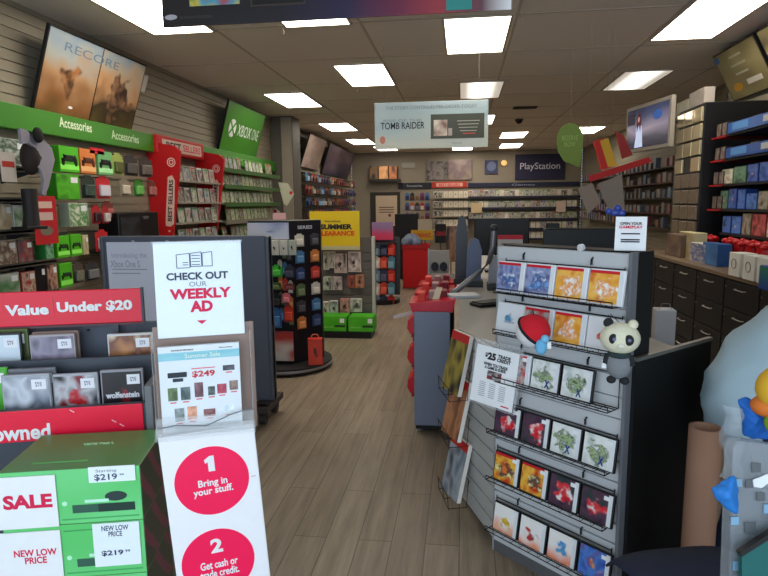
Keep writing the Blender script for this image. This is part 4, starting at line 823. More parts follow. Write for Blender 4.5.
t = thing('promo_sheet', 'slanted grey brown promo sheet under the red crossed sign', 'sign', (0, yy+.1, 0)); MB().prism(fpoly([(578, 189), (592, 183), (601, 202), (588, 214)], yy+.1, 0), 0, .006, 'y').obj('sheet', q(150, 135, 120), t); 
t2 = thing('promo_sheet', 'second grey sheet right of the slanted one under the red crossed sign', 'sign', (0, yy+.12, 0)); MB().prism(fpoly([(598, 184), (622, 174), (625, 212), (609, 210), (603, 198)], yy+.12, 0), 0, .006, 'y').obj('sheet', q(142, 130, 118), t2)
for tt_, px in ((t, 586), (t2, 610)):
    p = hY(yy+.1, px, 186); MB().tube([(p.x, .003, p.z), (p.x, .003, H)], .0009, 5).obj('cord', GREY, tt_)

# ================================================================== CASH WRAP
A = Vector((.15, 2.43)); B = Vector((.56, 2.055)); D = Vector((-.02, 2.88)); E_ = Vector((.97, 2.43))
u = (B-A).normalized(); nv = Vector((u.y, -u.x)); GW = (B-A).length; ga = math.atan2(u.y, u.x)
CT = .88
t = thing('cash_counter', 'grey topped cash counter with black end, behind the handheld game display', 'counter', (0, 0, 0))
bk = .1  # setback of carcass behind slat faces
inA = Vector((A.x+.06, A.y+.08)); inB = Vector((B.x+.045, B.y+.035)); inD = Vector((D.x+.05, D.y+.03))
MB().prism([inA, inB, (E_.x, E_.y), (E_.x+.05, E_.y+.12), (.75, 2.95), (.75, 7.2), (inD.x, 7.2), inD], .0, CT-.03, 'z').obj('carcass', q(16, 16, 17), t)
MB().prism([(A.x+.045, A.y+.04), (B.x+.03, B.y+.03), (.95, 2.45), (.8, 3.0), (.8, 7.25), (D.x, 7.25), (D.x+.01, D.y+.01)], CT-.03, CT, 'z').obj('countertop', q(128, 126, 122, rough=.4), t)
d_ = (E_-inB); 
mb = MB(); ang = math.atan2(d_.y, d_.x); Mx = Matrix.Translation((B.x+.035, B.y+.0, 0)) @ Matrix.Rotation(ang, 4, 'Z')
mb.box(.0, d_.length+.02, 0, .03, .0, .955, Mx); mb.obj('black_end_panel', q(12, 12, 13, rough=.5), t)
mb = MB(); mb.box(.0, d_.length+.02, -.004, .014, .957, .97, Mx); mb.obj('end_panel_trim', q(120, 118, 112, rough=.35, metal=.4), t)
def reparent(o, p):
    bpy.context.view_layer.update(); m = o.matrix_world.copy(); o.parent = p; o.matrix_parent_inverse = Matrix.Identity(4); o.matrix_basis = p.matrix_world.inverted() @ m
counter_root = t
# slat display (handheld games)
SLW = q(196, 198, 200, rough=.45)
gd = thing('checkout_counter', 'grey checkout counter whose pale slatted end carries the wire racks of handheld games', 'counter', (A.x, A.y, 0), ga)
bpy.context.view_layer.update()
for ch in list(counter_root.children): reparent(ch, gd)
bpy.data.objects.remove(counter_root)
lowm = slat_wall('slat_panel', (0, 0), (GW, 0), .05, 1.325, SLW, .078, .03, gd, .008)
MB().box(0, GW+.012, .03, .14, CT-.02, 1.33).obj('tall_body', q(18, 18, 19), gd)
MB().box(GW, GW+.012, -.012, .035, .0, 1.33).obj('edge_trim', q(110, 112, 118, rough=.4), gd)
MB().box(-.006, 0, -.004, .03, .0, 1.325).obj('edge_trim', q(150, 150, 150), gd)
MB().box(0, GW, .0, .03, 0, .05).obj('kick_plate', q(90, 90, 92), gd)
MB().box(0, GW, -.003, .0, 1.245, 1.325).obj('top_strip', q(190, 192, 194), gd)
# narrow face
dn = (A-D); na = math.atan2(dn.y, dn.x); NWd = dn.length
sw2 = slat_wall('side_slat_panel', (0, 0), (NWd, 0), .05, CT-.002, q(180, 181, 180, rough=.5), .078, .03, None, .008)
sw2.parent = gd
Mi = (Matrix.Translation((A.x, A.y, 0)) @ Matrix.Rotation(ga, 4, 'Z')).inverted() @ (Matrix.Translation((D.x, D.y, 0)) @ Matrix.Rotation(na, 4, 'Z'))
sw2.location = Mi.to_translation(); sw2.rotation_euler = Mi.to_euler()
RZ = [1.15, .985, .79, .565, .36, .135]
def G(x, y, z): # display local -> world
    c, s = math.cos(ga), math.sin(ga); return Vector((A.x+x*c-y*s, A.y+x*s+y*c, z))
rown = ['top', 'second', 'third', 'fourth', 'fifth', 'bottom']
DEP = .085
for i, z in enumerate(RZ):
    r_ = MB(); x0r, x1r = (.045 if i < 2 else .02), GW-.012
    for yy2, zz in ((-DEP, 0), (-DEP, .018), (-DEP*.66, -.002), (-DEP*.33, -.002), (-.01, -.002)): r_.tube([(x0r, yy2, zz), (x1r, yy2, zz)], .0022, 5)
    r_.tube([(x0r, -.012, .122), (x1r, -.012, .122)], .0022, 5)
    for xx in (x0r, x1r): r_.tube([(xx, -.01, .13), (xx, -.012, 0), (xx, -DEP, 0), (xx, -DEP, .018)], .0022, 5)
    for k in range(13): xx = x0r+(x1r-x0r)*k/12; r_.tube([(xx, -.01, -.001), (xx, -DEP, -.001), (xx, -DEP, .018)], .0014, 4)
    for xx in (.13, .42): r_.tube([(xx, -.012, .13), (xx, -.012, .15), (xx, -.002, .155)], .004, 6)
    o = r_.obj('wire_rack', WIRE, None, G(0, 0, z), ga); tag(o, 'dark wire rack on the pale slatted display, %s row' % rown[i], 'rack', None)
RB = (205, 30, 45)
def cov(cols, blob, band=RB, **k): return art(cols, band=band, blob=blob, margin=(225, 228, 232), scale=k.pop('scale', 4), bandh=.09, **k)
C_blue = cov(((60, 60, 110), (150, 160, 200), (90, 80, 130)), ((120, 170, 230), (60, 80, 140), (220, 230, 245)), blobr=.28)
C_orange = cov(((230, 150, 40), (245, 190, 90), (215, 110, 30)), ((250, 246, 240), (235, 150, 60), (245, 240, 235)), blobr=.3)
C_wblue = art(((232, 234, 238), (225, 230, 236)), blob=((90, 150, 190), (70, 90, 130)), blobr=.07, scale=3)
C_wred = art(((235, 234, 236), (228, 228, 232)), blob=((215, 60, 50), (190, 80, 70)), blobr=.09, scale=3)
C_wgreen = cov(((215, 220, 215), (235, 238, 236), (190, 200, 195)), ((70, 95, 70), (170, 190, 140), (110, 120, 110), (225, 230, 225)), band=None, blobr=.32)
C_redgrey = cov(((200, 60, 60), (190, 180, 175), (120, 90, 90)), ((120, 110, 115), (190, 30, 40)), blobr=.2)
C_reddark = cov(((50, 40, 60), (90, 60, 80), (40, 60, 60)), ((205, 25, 40), (220, 70, 80), (230, 225, 220)), band=None, blobr=.28)
C_redyel = cov(((215, 70, 30), (240, 190, 70), (200, 50, 30)), ((240, 220, 150), (60, 50, 60), (230, 120, 50)), blobr=.3)
C_oy = cov(((240, 130, 40), (242, 240, 236), (244, 240, 236)), ((235, 200, 50), (190, 150, 60)), band=None, blobr=.15, vert=.75)
C_or = cov(((240, 120, 40), (240, 238, 236), (244, 242, 238)), ((200, 50, 50), (150, 60, 60)), band=None, blobr=.15, vert=.75)
C_ob = cov(((240, 110, 40), (240, 238, 236), (244, 242, 238)), ((60, 140, 210), (90, 160, 200)), band=None, blobr=.15, vert=.75)
C_bb = cov(((40, 70, 160), (80, 130, 210), (110, 60, 120)), ((230, 180, 60), (200, 60, 80)), band=None, blobr=.12)
lay = [[(C_blue, 'blue and lavender', 0), (C_blue, 'blue and lavender', 0), (C_orange, 'orange and white', 0), (C_orange, 'orange and white', 0)],
       [(C_wblue, 'white with small blue logo', 0), (C_redgrey, 'red banded, behind the plush ball', 0), (C_orange, 'orange and white', 0), (C_wred, 'white with small red logo', 0)],
       [None, (C_redgrey, 'red and grey', 0), (C_wgreen, 'white and green', 1), (C_wgreen, 'white and green', 1)],
       [(C_reddark, 'red on dark', 1), (C_reddark, 'red on dark', 1), (C_wgreen, 'white and green', 1), (C_wgreen, 'white and green', 1)],
       [(C_redyel, 'red and yellow', 1), (C_redyel, 'red and yellow', 1), (C_reddark, 'red on navy', 1), (C_reddark, 'red on navy', 1)],
       [(C_oy, 'orange with a yellow creature', 1), (C_or, 'orange with a red creature', 1), (C_ob, 'orange with a blue creature', 1), (C_bb, 'blue with a yellow motif', 1)]]
posn = ['leftmost', 'second from left', 'third from left', 'rightmost']
for i, row in enumerate(lay):
    for k, it in enumerate(row):
        if not it: continue
        cv, nm, dark = it; wc, hc = .129, .121
        xx = .098+(k-(.72 if i == 2 else 0))*.1335
        o = thing('handheld_game', 'handheld game, %s cover, %s in %s rack' % (nm, posn[k], rown[i]), 'game case', G(xx, -.052, RZ[i]+.002), ga, -.0, group='handheld games on the slatted display')
        o.rotation_euler = (-.16, 0, ga)
        MB().cbox(-wc/2, wc/2, -.007, .007, 0, hc, .003).obj('case', BLACK if dark else q(225, 228, 232, rough=.3), o)
        MB().box(-wc/2+(.006 if dark else .003), wc/2-(.006 if dark else .003), -.0085, -.007, .005, hc-.005).obj('cover', cv, o)
        if i == 2 or i == 3 or dark:
            MB().box(wc*.2, wc*.38, -.0095, -.0085, hc*.78, hc*.9).obj('price_sticker', PAPER, o)
        if nm == 'white and green': text(o, 'X', wc*.1, -.0096, hc*.25, .022, q(40, 60, 130), .03, .05)
        if 'logo' in nm: text(o, 'VERSION', 0, -.0096, hc*.38, .05, q(130, 140, 160) if 'blue' in nm else q(190, 70, 60), .008)
# empty wire pocket at the right of third rack
# magazines on narrow face
def Nf(x, y, z):
    c, s = math.cos(na), math.sin(na); return Vector((D.x+x*c-y*s, D.y+x*s+y*c, z))
for i, (zb_, px, nm, cl) in enumerate(((.62, 0, 'topmost', ((60, 50, 30), (170, 150, 60), (40, 36, 30))), (.40, 0, 'middle', ((90, 50, 40), (190, 130, 90), (50, 60, 40))), (.1, 0, 'lowest', ((70, 90, 110), (160, 170, 180), (50, 50, 60))))):
    p = Nf(.16, -.085, zb_)
    o = thing('magazine', 'game guide magazine leaning out of the wire pocket left of the display, %s of three' % nm, 'magazine', p, na); o.rotation_euler = (.0, 0, na-.45)
    o.rotation_euler = (-.22, 0, na+.12)
    MB().cbox(-.085, .085, -.011, .011, 0, .285, .003).obj('pages', q(225, 220, 210), o); MB().box(-.084, .084, -.0125, -.011, .002, .283).obj('cover', art(cl, scale=3.5, band=(200, 40, 40), bandh=.14), o)
    wr = MB()
    for xx in (-.1, 0, .1): wr.tube([(xx, .06, .12), (xx, .05, -.012), (xx, -.035, -.012), (xx, -.04, .05)], .002, 5)
    for yy2, zz in ((-.035, -.012), (-.04, .05), (.06, .12)): wr.tube([(-.115, yy2, zz), (.115, yy2, zz)], .002, 5)
    r_ = wr.obj('wire_pocket', WIRE, None, p, na-.1); tag(r_, 'small wire pocket holding the %s game guide' % nm, 'rack')
# trade sign in acrylic holder at the corner
nrm = Vector((nv.x, nv.y, 0)); cc = Vector((A.x, A.y, 0))+nrm*.1
sa = hP(cc, nrm, 472, 348); sb = hP(cc, nrm, 511, 355); sc_ = hP(cc, nrm, 466, 402)
ws = (sb-sa).length*.98; hs = .235
mid = (sa+sb)/2
fang = ga+.14
t = thing('trade_sign', 'white trade credit sign in a clear tilted holder on the display corner', 'sign', (mid.x, mid.y, mid.z-.225), fang, -.05)
t.rotation_euler = (-.12, .07, fang)
GLASS = mat((.85, .88, .9), rough=.08, alpha=.16)
MB().cbox(-ws/2-.012, ws/2+.012, .004, .008, -.01, .26, .001).obj('holder', GLASS, t); MB().box(-ws/2, ws/2, .0, .003, 0, .235).obj('sheet', PAPER, t)
text(t, '$', -.047, -.002, .2, .012, INK, .02, .03); text(t, '25', -.022, -.002, .198, .038, INK, .03, .06); text(t, 'TRADE\nCREDIT', .034, -.002, .198, .062, INK, .03, .045)
text(t, 'WHEN YOU TRADE\nA GAME & GUIDE', -.0, -.002, .158, .11, INK, .026, .045)
MB().box(-.032, .032, -.002, 0, .105, .14).obj('picture', art(((190, 50, 50), (60, 50, 60), (200, 190, 185)), scale=3), t)
for k in range(3):
    for j in range(8): MB().box(-.062+k*.046, -.034+k*.046, -.001, 0, .03+j*.008, .033+j*.008).obj('text_line', q(165, 168, 175), t)
MB().box(ws/2-.05, ws/2-.015, -.001, 0, .01, .015).obj('red_mark', REDINK, t)
MB().cbox(-.07, .07, .008, .07, .238, .245, .002).obj('holder_top', GLASS, t)
MB().tube([(0, .008, .1), (0, .075, .1)], .006, 6).obj('holder_hook', GLASS, t)
# plush ball
pb_ = hF(2.1, 533, 331); 
t = thing('plush_ball', 'red and white plush ball hanging in front of the second rack', 'toy', (pb_.x, pb_.y, pb_.z)); rb = .061
Mt = Matrix.Rotation(.5, 4, 'X') @ Matrix.Rotation(.6, 4, 'Y')
MB().ball((0, 0, 0), rb, 24, z0=.0, z1=1, M=Mt).obj('red_half', q(200, 24, 40, rough=.9, noise=.15, nscale=200), t); MB().ball((0, 0, 0), rb, 24, z0=-1, z1=.0, M=Mt).obj('white_half', q(225, 225, 228, rough=.9, noise=.1, nscale=200), t)
MB().tube([Mt @ Vector((rb*1.005*math.cos(2*PI*k/28), rb*1.005*math.sin(2*PI*k/28), 0)) for k in range(28)], .0055, 8, True).obj('seam', q(28, 24, 28, rough=.9), t)
MB().tube([(0, 0, rb), (0, .02, rb+.012)], .002, 5).obj('cord', WIRE, t)
pc_ = hF(2.05, 541, 347)
t = thing('plush_charm', 'small light blue plush charm hanging below the plush ball', 'toy', pc_)
MB().ball((0, 0, 0), .026, 16, (.8, .7, 1.1)).obj('body', q(110, 180, 220, rough=.9), t); MB().ball((.012, -.004, .03), .015, 12).obj('head', q(120, 190, 225, rough=.9), t); MB().box(.02, .034, -.002, .0, -.005, .018).obj('paper_tag', PAPER, t)
MB().tube([(0, 0, .025), (-.01, .01, .05)], .0015, 5).obj('cord', WIRE, t)
# panda plush
pp_ = hF(1.86, 620, 338); fz = -.3
PS = 1.0
t = thing('panda_plush', 'white and grey panda plush toy hanging at the right edge of the display', 'toy', pp_, fz)
Wp = q(225, 222, 196, rough=.95, noise=.1, nscale=150); Kp = q(40, 42, 44, rough=.95); Gp = q(128, 132, 136, rough=.95, noise=.15, nscale=150)
MB().ball((0, 0, 0), .056, 24, (1.08, .9, .9)).obj('head', Wp, t)
for sx in (-1, 1): MB().ball((sx*.036, .0, .046), .016, 12).obj('ear', Kp if sx < 0 else Wp, t)
for sx in (-1, 1): MB().ball((sx*.022+.006, -.043, .004), .0145, 14, (1, .45, 1.2)).obj('eye_patch', Kp, t); MB().ball((sx*.022+.008, -.0495, .005), .006, 10).obj('eye', q(120, 125, 160, rough=.2), t)
MB().ball((.006, -.05, -.014), .01, 12, (1.2, .8, .8)).obj('muzzle', q(235, 232, 215), t)
MB().ball((0, .004, -.085), .043, 20, (.95, .85, 1.15)).obj('body', Gp, t); MB().ball((0, -.001, -.052), .036, 16, (1, .95, .42)).obj('scarf', q(46, 60, 62, rough=.95), t)
for sx in (-1, 1): MB().ball((sx*.02, -.012, -.134), .015, 12, (1, 1.3, .8)).obj('foot', Kp, t); MB().tube([(sx*.03, 0, -.055), (sx*.04, -.01, -.085)], [.012, .01], 8).obj('arm', Kp, t)
MB().ball((.03, .0, -.03), .012, 12).obj('green_tag', q(50, 130, 70), t); MB().box(-.05, -.034, -.01, -.008, -.1, -.075).obj('paper_tag', PAPER, t)
MB().tube([(-.02, .02, .04), (-.04, .06, .06)], .0015, 5).obj('cord', WIRE, t)
t.scale = (PS, PS, PS); MB().tube([(0, .02, .04), (-.04, .14, .05)], .0015, 5).obj('cord', WIRE, t)
# tent sign and stuff on the top of the tall body
ts = hF(2.17, 617, 247)
o = thing('tent_sign', 'white folded tent sign with red heading on top of the slatted display', 'sign', G(GW-.02-.03, .09, 1.332), ga+.45)
MB().prism([(-.04, 0), (.04, 0), (.008, .115), (-.008, .115)], -.05, .05, 'x').obj('card', PAPER, o)
sl = math.atan2(.032, .115)
for s_, z_, w_, m_ in (('OPEN YOUR', .092, .07, INK), ('GAMEPLAY', .08, .075, REDINK)): text(o, s_, 0, -.0165-(.115-z_)*.0 - (.108-z_)*.29, z_, w_, m_, .01, .02, rx=0).rotation_euler = (-sl, 0, 0)
for z_ in (.055, .035, .028): MB().box(-.03, .03, -.002, 0, 0, .004).obj('text_line', INK, o, (0, -.0095-(.115-z_)*.29, z_), 0, -sl)
bl = hF(2.3, 615, 211)
o = MB().ball((0, 0, -.004), .016, 14, (1.1, .8, .8)).ball((.022, 0, -.006), .015, 12).ball((-.022, 0, .001), .012, 12).ball((.008, 0, .012), .012, 12).obj('ribbon_bow', q(50, 66, 140, rough=.3), None, hP(Vector(G(GW-.05, .09, 0)), Vector((nv.x, nv.y, 0)), 615, 212)+Vector((0, .0, 0))); o.location.z = 1.332+.115+.018
tag(o, 'shiny blue bow on the white tent sign', 'bow')
o = MB().disc(0, .0, .013, .013, -.006, .006, 24).disc(0, 0, .008, .008, -.009, -.006, 20).obj('sensor_knob', q(205, 205, 208, rough=.3), None, G(.37, -.0, 1.338), ga); tag(o, 'round white sticker button on the top edge of the slatted display', 'button')
# monitor and stuff behind the counter
t = thing('checkout_monitor', 'black checkout monitor behind the slatted display', 'monitor', (.72, 3.75, CT), .1)
MB().cbox(-.22, .22, 0, .04, .16, .46, .01).obj('screen_body', BLACK, t); MB().box(-.205, .205, .04, .042, .175, .445).obj('screen', q(20, 24, 30, rough=.15), t); MB().cbox(-.03, .03, .04, .08, .0, .3, .005).obj('stand', DGREY, t); MB().cbox(-.13, .0, -.06, .12, 0, .015, .004).obj('foot', DGREY, t); MB().cbox(0, .13, -.06, .12, 0, .015, .004).obj('foot', DGREY, t)
t = thing('receipt_printer', 'black receipt printer with paper roll on the cash counter', 'printer', (.4, 3.95, CT))
MB().cbox(-.1, .1, -.1, .1, 0, .15, .012).obj('body', BLACK, t); MB().tube([(-.05, 0, .155), (.05, 0, .155)], .025, 14).obj('paper_roll', PAPER, t)
# pole displays
for i, (x, y, lab) in enumerate(((.35, 4.3, 'left'), (.62, 5.2, 'right'))): pass
for i, (bb, c, lab, yd) in enumerate((((455, 215, 468, 292), (34, 36, 44), 'tall dark curved back of a checkout screen', 4.6), ((466, 238, 482, 288), (88, 100, 130), 'blue grey rounded checkout screen back', 4.45), ((488, 255, 500, 288), (150, 152, 158), 'pale grey checkout screen back', 4.3))):
    x0, x1, z0, z1 = facing(*bb, yd); t = thing('checkout_screen', lab+' on the cash counter', 'monitor', ((x0+x1)/2, yd, CT)); w2 = x1-x0; h2 = z1-CT
    pf = [(-w2*.5, .04), (-w2*.45, h2*.75), (-w2*.25, h2*.95), (0, h2), (w2*.3, h2*.95), (w2*.5, h2*.75), (w2*.45, .04)]
    MB().prism(pf, -.02, .03, 'y').obj('screen_body', q(*c, rough=.35), t); MB().cbox(-w2*.6, w2*.6, -.07, .07, 0, .045, .005).obj('base', DGREY, t)
    MB().tube([(0, .03, .02), (0, .05, h2*.4)], .012, 8).obj('stem', SILVER, t)
a = hY(4.1, 494, 232); t = thing('monitor_arm', 'curved silver monitor arm reaching over the cash counter', 'arm', (0, 0, 0))
pts = [hY(4.1, px, py) for px, py in ((494, 228), (493, 245), (489, 262), (480, 272), (468, 281), (456, 291), (450, 299))]; pts[-1].z = CT+.004
MB().tube(pts, [.02, .02, .018, .018, .02, .022, .024], 10).obj('arm', q(120, 118, 120, rough=.3, metal=.4), t); MB().ball(pts[0], .028, 12).obj('joint', DGREY, t)
t = thing('keyboard', 'black keyboard at the end of the cash counter', 'keyboard', (hZ(CT, 491, 305).x, hZ(CT, 491, 305).y, CT), .6); MB().cbox(-.12, .12, -.06, .06, 0, .02, .006).obj('body', BLACK, t); MB().cbox(-.11, .11, -.05, .05, .02, .027, .003).obj('keys', q(28, 28, 30), t)
a = hZ(CT, 463, 297); t = MB().cbox(-.1, .1, -.07, .07, 0, .02, .003).obj('paper_stack', q(190, 190, 195), None, (a.x, a.y, CT), .3); tag(t, 'white paper stack on the cash counter behind the keyboard', 'papers')
a = hY(4.9, 510, 253); t = thing('counter_notice', 'white notice with a red top edge behind the slatted display', 'notice', (a.x, 4.9, CT)); c2 = hY(4.9, 510, 235)
MB().box(-.1, .1, 0, .004, 0, c2.z-CT).obj('sheet', q(205, 195, 190), t); MB().box(-.1, .1, -.002, 0, c2.z-CT-.035, c2.z-CT).obj('red_edge', RED, t); MB().box(-.07, .07, -.002, 0, .28, .29).obj('text_line', INK, t)
MB().box(-.1, .1, 0, .05, 0, .004).obj('stand_foot', q(205, 195, 190), t)
# staff side items: white carton seen over the end panel
a = hY(3.2, 649, 343); b2 = hY(3.2, 671, 312)
t = thing('paper_bag', 'plain white paper bag standing behind the black end panel', 'bag', ((a.x+b2.x)/2+.05, 3.3, 0), -.1); w2 = b2.x-a.x
MB().cbox(-w2*.5, w2*.5, -.05, .05, 0, b2.z, .006).obj('body', q(205, 205, 210), t); MB().tube([(-.03, -.02, b2.z), (-.02, -.02, b2.z+.03), (.02, -.02, b2.z+.03), (.03, -.02, b2.z)], .002, 5).obj('handle', q(150, 150, 150), t)

# low red shelf beside the counter (grey end panel)
x0, x1, z0, z1 = facing(415, 311, 452, 436, 3.72)
t = thing('impulse_shelf', 'narrow grey ended impulse shelf along the cash counter', 'shelf unit', (0, 3.72, 0)); zt = z1-.01
xl, xr = x0-.005, x1-.01
MB().cbox(xl, xr, 0, .03, .05, zt, .006).obj('end_panel', q(128, 136, 156, rough=.45), t)
MB().box((xl+xr)/2-.02, xr, .03, 2.2, .05, zt-.03).obj('core', DGREY, t); MB().box(xl+.01, xr-.01, .02, 2.2, .02, .06).obj('plinth', BLACK, t)
for z in (.25, .45, .65): MB().box(xl-.02, (xl+xr)/2-.02, .03, 2.2, z-.012, z).obj('shelf', q(150, 20, 30), t)
MB().box(xl, xr, .03, 2.2, zt-.03, zt-.01).obj('top_shelf', q(60, 60, 64), t)
for x in (xl+.03, xr-.03): MB().cyl((x, .05), .018, 0, .05, 10).obj('foot', SILVER, t)
k = 0
for z, nm in ((.25, 'lowest'), (.45, 'middle'), (.65, 'upper')):
    for j in range(5):
        o = MB(); o.prism([(xl-.03, .0), (xl+.09, .0), (xl+.09, .1), (xl-.02, .11), (xl-.045, .09), (xl-.05, .04)], 0, .2, 'y'); o = o.obj('candy_tray', q(205, 22, 40, rough=.3), None, (0, 3.78+j*.4, z+.002)); tag(o, 'red rounded candy tray on the %s side shelf of the impulse unit' % nm, 'tray', 'red trays on the %s impulse shelf' % nm)
for j, (px, py, c, nm) in enumerate(((437, 306, (205, 24, 50), 'clear red basket of snacks nearest the grey end panel'), (434, 294, (200, 30, 45), 'second red basket behind the first'), (440, 284, (180, 24, 36), 'third red basket at the back'))):
    yb3 = 3.9+j*.42; o = thing('snack_basket', nm, 'basket', ((xl+xr)/2, yb3, zt-.008), .0)
    MB().prism([(-.13, 0), (.13, 0), (.15, .085), (-.15, .06)], -.15, .15, 'y').obj('basket', q(*c, rough=.2), o)
    for kk in range(3): MB().cbox(-.1+kk*.07, -.05+kk*.07, -.1+.05*kk, .02+.05*kk, .06, .12, .006).obj('snack_bag', [q(210, 60, 50), q(150, 120, 120), q(120, 30, 40)][kk], o)
p = hY(3.95, 437, 295); t = MB().prism([(-.03, 0), (.015, 0), (.04, .09), (-.0, .09)], 0, .003, 'y').obj('price_tag', q(225, 215, 180), None, (p.x, 3.84, zt+.055)); tag(t, 'white slanted price tag sticking up from the red snack basket', 'price tag')
p = hX(xl-.1, 411, 342); t = thing('shelf_flag', 'white edged flag sticking out from the left side of the impulse shelf', 'sign', (xl-.02, 3.95, .72)); MB().prism([(-.14, .0), (0, .03), (0, .06), (-.14, .02)], -.003, .003, 'y').obj('flag', q(200, 195, 190), t)

# ================================================================== FOREGROUND LEFT
# brochure stand
ya_ = math.radians(23)
pL = hF(1.56, 157.5, 436); pR = hF(1.62, 254, 425)
n_ = Vector((math.sin(ya_), -math.cos(ya_), 0)); mid = Vector(((pL.x+pR.x)/2, (pL.y+pR.y)/2, 0))
W2 = (Vector((pR.x, pR.y))-Vector((pL.x, pL.y))).length
zc = (pL.z+pR.z)/2
t = thing('brochure_stand', 'white trade in brochure stand with red numbered circles and weekly ad pocket', 'stand', (mid.x, mid.y, 0), ya_)
MB().cbox(-W2/2, W2/2, 0, .03, .02, zc, .003).obj('front_board', q(240, 241, 245, rough=.4), t)
MB().cbox(-W2/2, W2/2, .03, .3, 0, .03, .004).obj('base', GREY, t)
def on_st(px, py, y=0): # world->stand local on plane y
    p0 = mid+(-n_)*y*-1*0 + Vector((0, 0, 0)); p0 = mid - n_*y
    p = hP(p0, n_, px, py); d = p-Vector((mid.x, mid.y, 0)); return (d.x*math.cos(ya_)+d.y*math.sin(ya_), p.z)
for s_, px, py, tx in (('', 209, 481, 'Bring in\nyour stuff.'), ('2', 210, 563, 'Get cash or\ntrade credit.')):
    x, z = on_st(px, py); r_ = .098
    o = MB().disc(x, z, r_, r_, -.0015, 0, 48).obj('red_circle', q(250, 24, 86, rough=.4), t)
    if s_: text(o, s_, x, -.002, z+.05, .032, WHITE, .042, .04)
    else: MB().prism([(x-.006, z+.028), (x+.011, z+.028), (x+.011, z+.072), (x-.001, z+.072), (x-.015, z+.062), (x-.013, z+.052), (x-.006, z+.055)], -.0025, -.0015, 'y').obj('numeral_one', WHITE, o)
    text(o, tx, x, -.002, z-.018, .105, WHITE, .05, .025)
x, z = on_st(254, 478); text(t, 'trade-in', x-.01, -.001, z, .012, q(200, 60, 90), .003)
_tilt = Matrix.Translation((0, 0, zc)) @ Matrix.Rotation(-.06, 4, 'Y') @ Matrix.Translation((0, 0, -zc))
for ch in t.children:
    if ch.name.split('.')[0] in ('front_board', 'red_circle', 'lettering', 'base'): ch.matrix_basis = _tilt @ Matrix.LocRotScale(ch.location, ch.rotation_euler, ch.scale)
# pocket back board, brown-grey
z2 = on_st(200, 335)[1]+.01
MB().cbox(-W2/2+.0, W2/2+.012, .04, .05, zc-.02, z2+.01, .003).obj('back_board', q(150, 128, 118, rough=.6), t)
MB().cbox(-W2/2-.004, W2/2+.004, -.02, .0, zc-.012, zc+.02, .002).obj('pocket_base', GLASS, t)
gl = MB(); gl.box(-W2/2, W2/2, -.018, -.016, zc, zc+.05); gl.box(-W2/2, -W2/2+.003, -.018, .04, zc, z2); gl.box(W2/2-.003, W2/2, -.018, .04, zc, z2); gl.obj('pocket', GLASS, t)
MB().tube([(-W2/2+.005, -.019, zc+.025), (-W2/2+.05, -.019, zc+.03), (0, -.019, zc+.02), (W2/2-.06, -.019, zc+.045), (W2/2-.03, -.019, zc+.052), (W2/2, -.019, zc+.052)], .0018, 5).obj('pocket_edge', q(120, 124, 130), t)
# the ad leaflet
lw = .205; zl0 = zc+.005; zl1 = on_st(200, 345)[1]
o = thing('weekly_ad', 'weekly ad leaflet with game bundles in the clear stand pocket', 'leaflet', (mid.x, mid.y, zl0), ya_)
hh = zl1-zl0
MB().box(-lw/2-.008, lw/2-.008, 0, .012, 0, hh).obj('pages', q(225, 232, 238, rough=.5), o)
MB().box(-lw/2-.008, lw/2-.008, -.001, 0, hh*.84, hh*.93).obj('blue_band', art(((120, 190, 205), (150, 205, 215)), scale=3), o); text(o, 'Summer Sale', .0, -.002, hh*.885, .09, q(215, 235, 225), .012)
text(o, 'POWERUP REWARDS', -.05, -.001, hh*.955, .055, INK, .004); text(o, 'GameStop', .06, -.001, hh*.955, .035, INK, .004)
text(o, '$249', -.0, -.001, hh*.66, .058, q(200, 50, 60), .019, .03); MB().cbox(-.09, -.042, -.002, 0, hh*.64, hh*.7, .001).obj('product_picture', q(40, 48, 56), o); MB().cbox(-.078, -.052, -.002, 0, hh*.59, hh*.63, .001).obj('product_picture', q(50, 60, 66), o)
MB().box(-.03, .03, -.001, 0, hh*.725, hh*.735).obj('text_line', q(220, 90, 100), o)
for i, (x, z, w_, h_, c) in enumerate(((.065, .68, .03, .014, (50, 50, 60)), (-.08, .37, .024, .035, (70, 90, 50)), (-.048, .37, .024, .035, (60, 80, 80)), (-.014, .39, .022, .04, (90, 50, 60)), (.018, .4, .018, .024, (60, 70, 70)), (.045, .41, .024, .026, (150, 40, 60)), (.076, .44, .022, .026, (110, 90, 80)), (-.066, .12, .024, .036, (110, 120, 120)), (-.034, .13, .024, .036, (200, 140, 110)), (.01, .15, .03, .02, (110, 60, 60)), (.06, .17, .03, .022, (200, 215, 225)))):
    MB().box(x-w_/2, x+w_/2, -.0012, 0, hh*z, hh*z+h_).obj('product_picture', art((c, tuple(min(255, v+50) for v in c)), scale=3), o); MB().box(x-.008, x+.008, -.001, 0, hh*z-.007, hh*z-.004).obj('text_line', q(220, 100, 110), o)
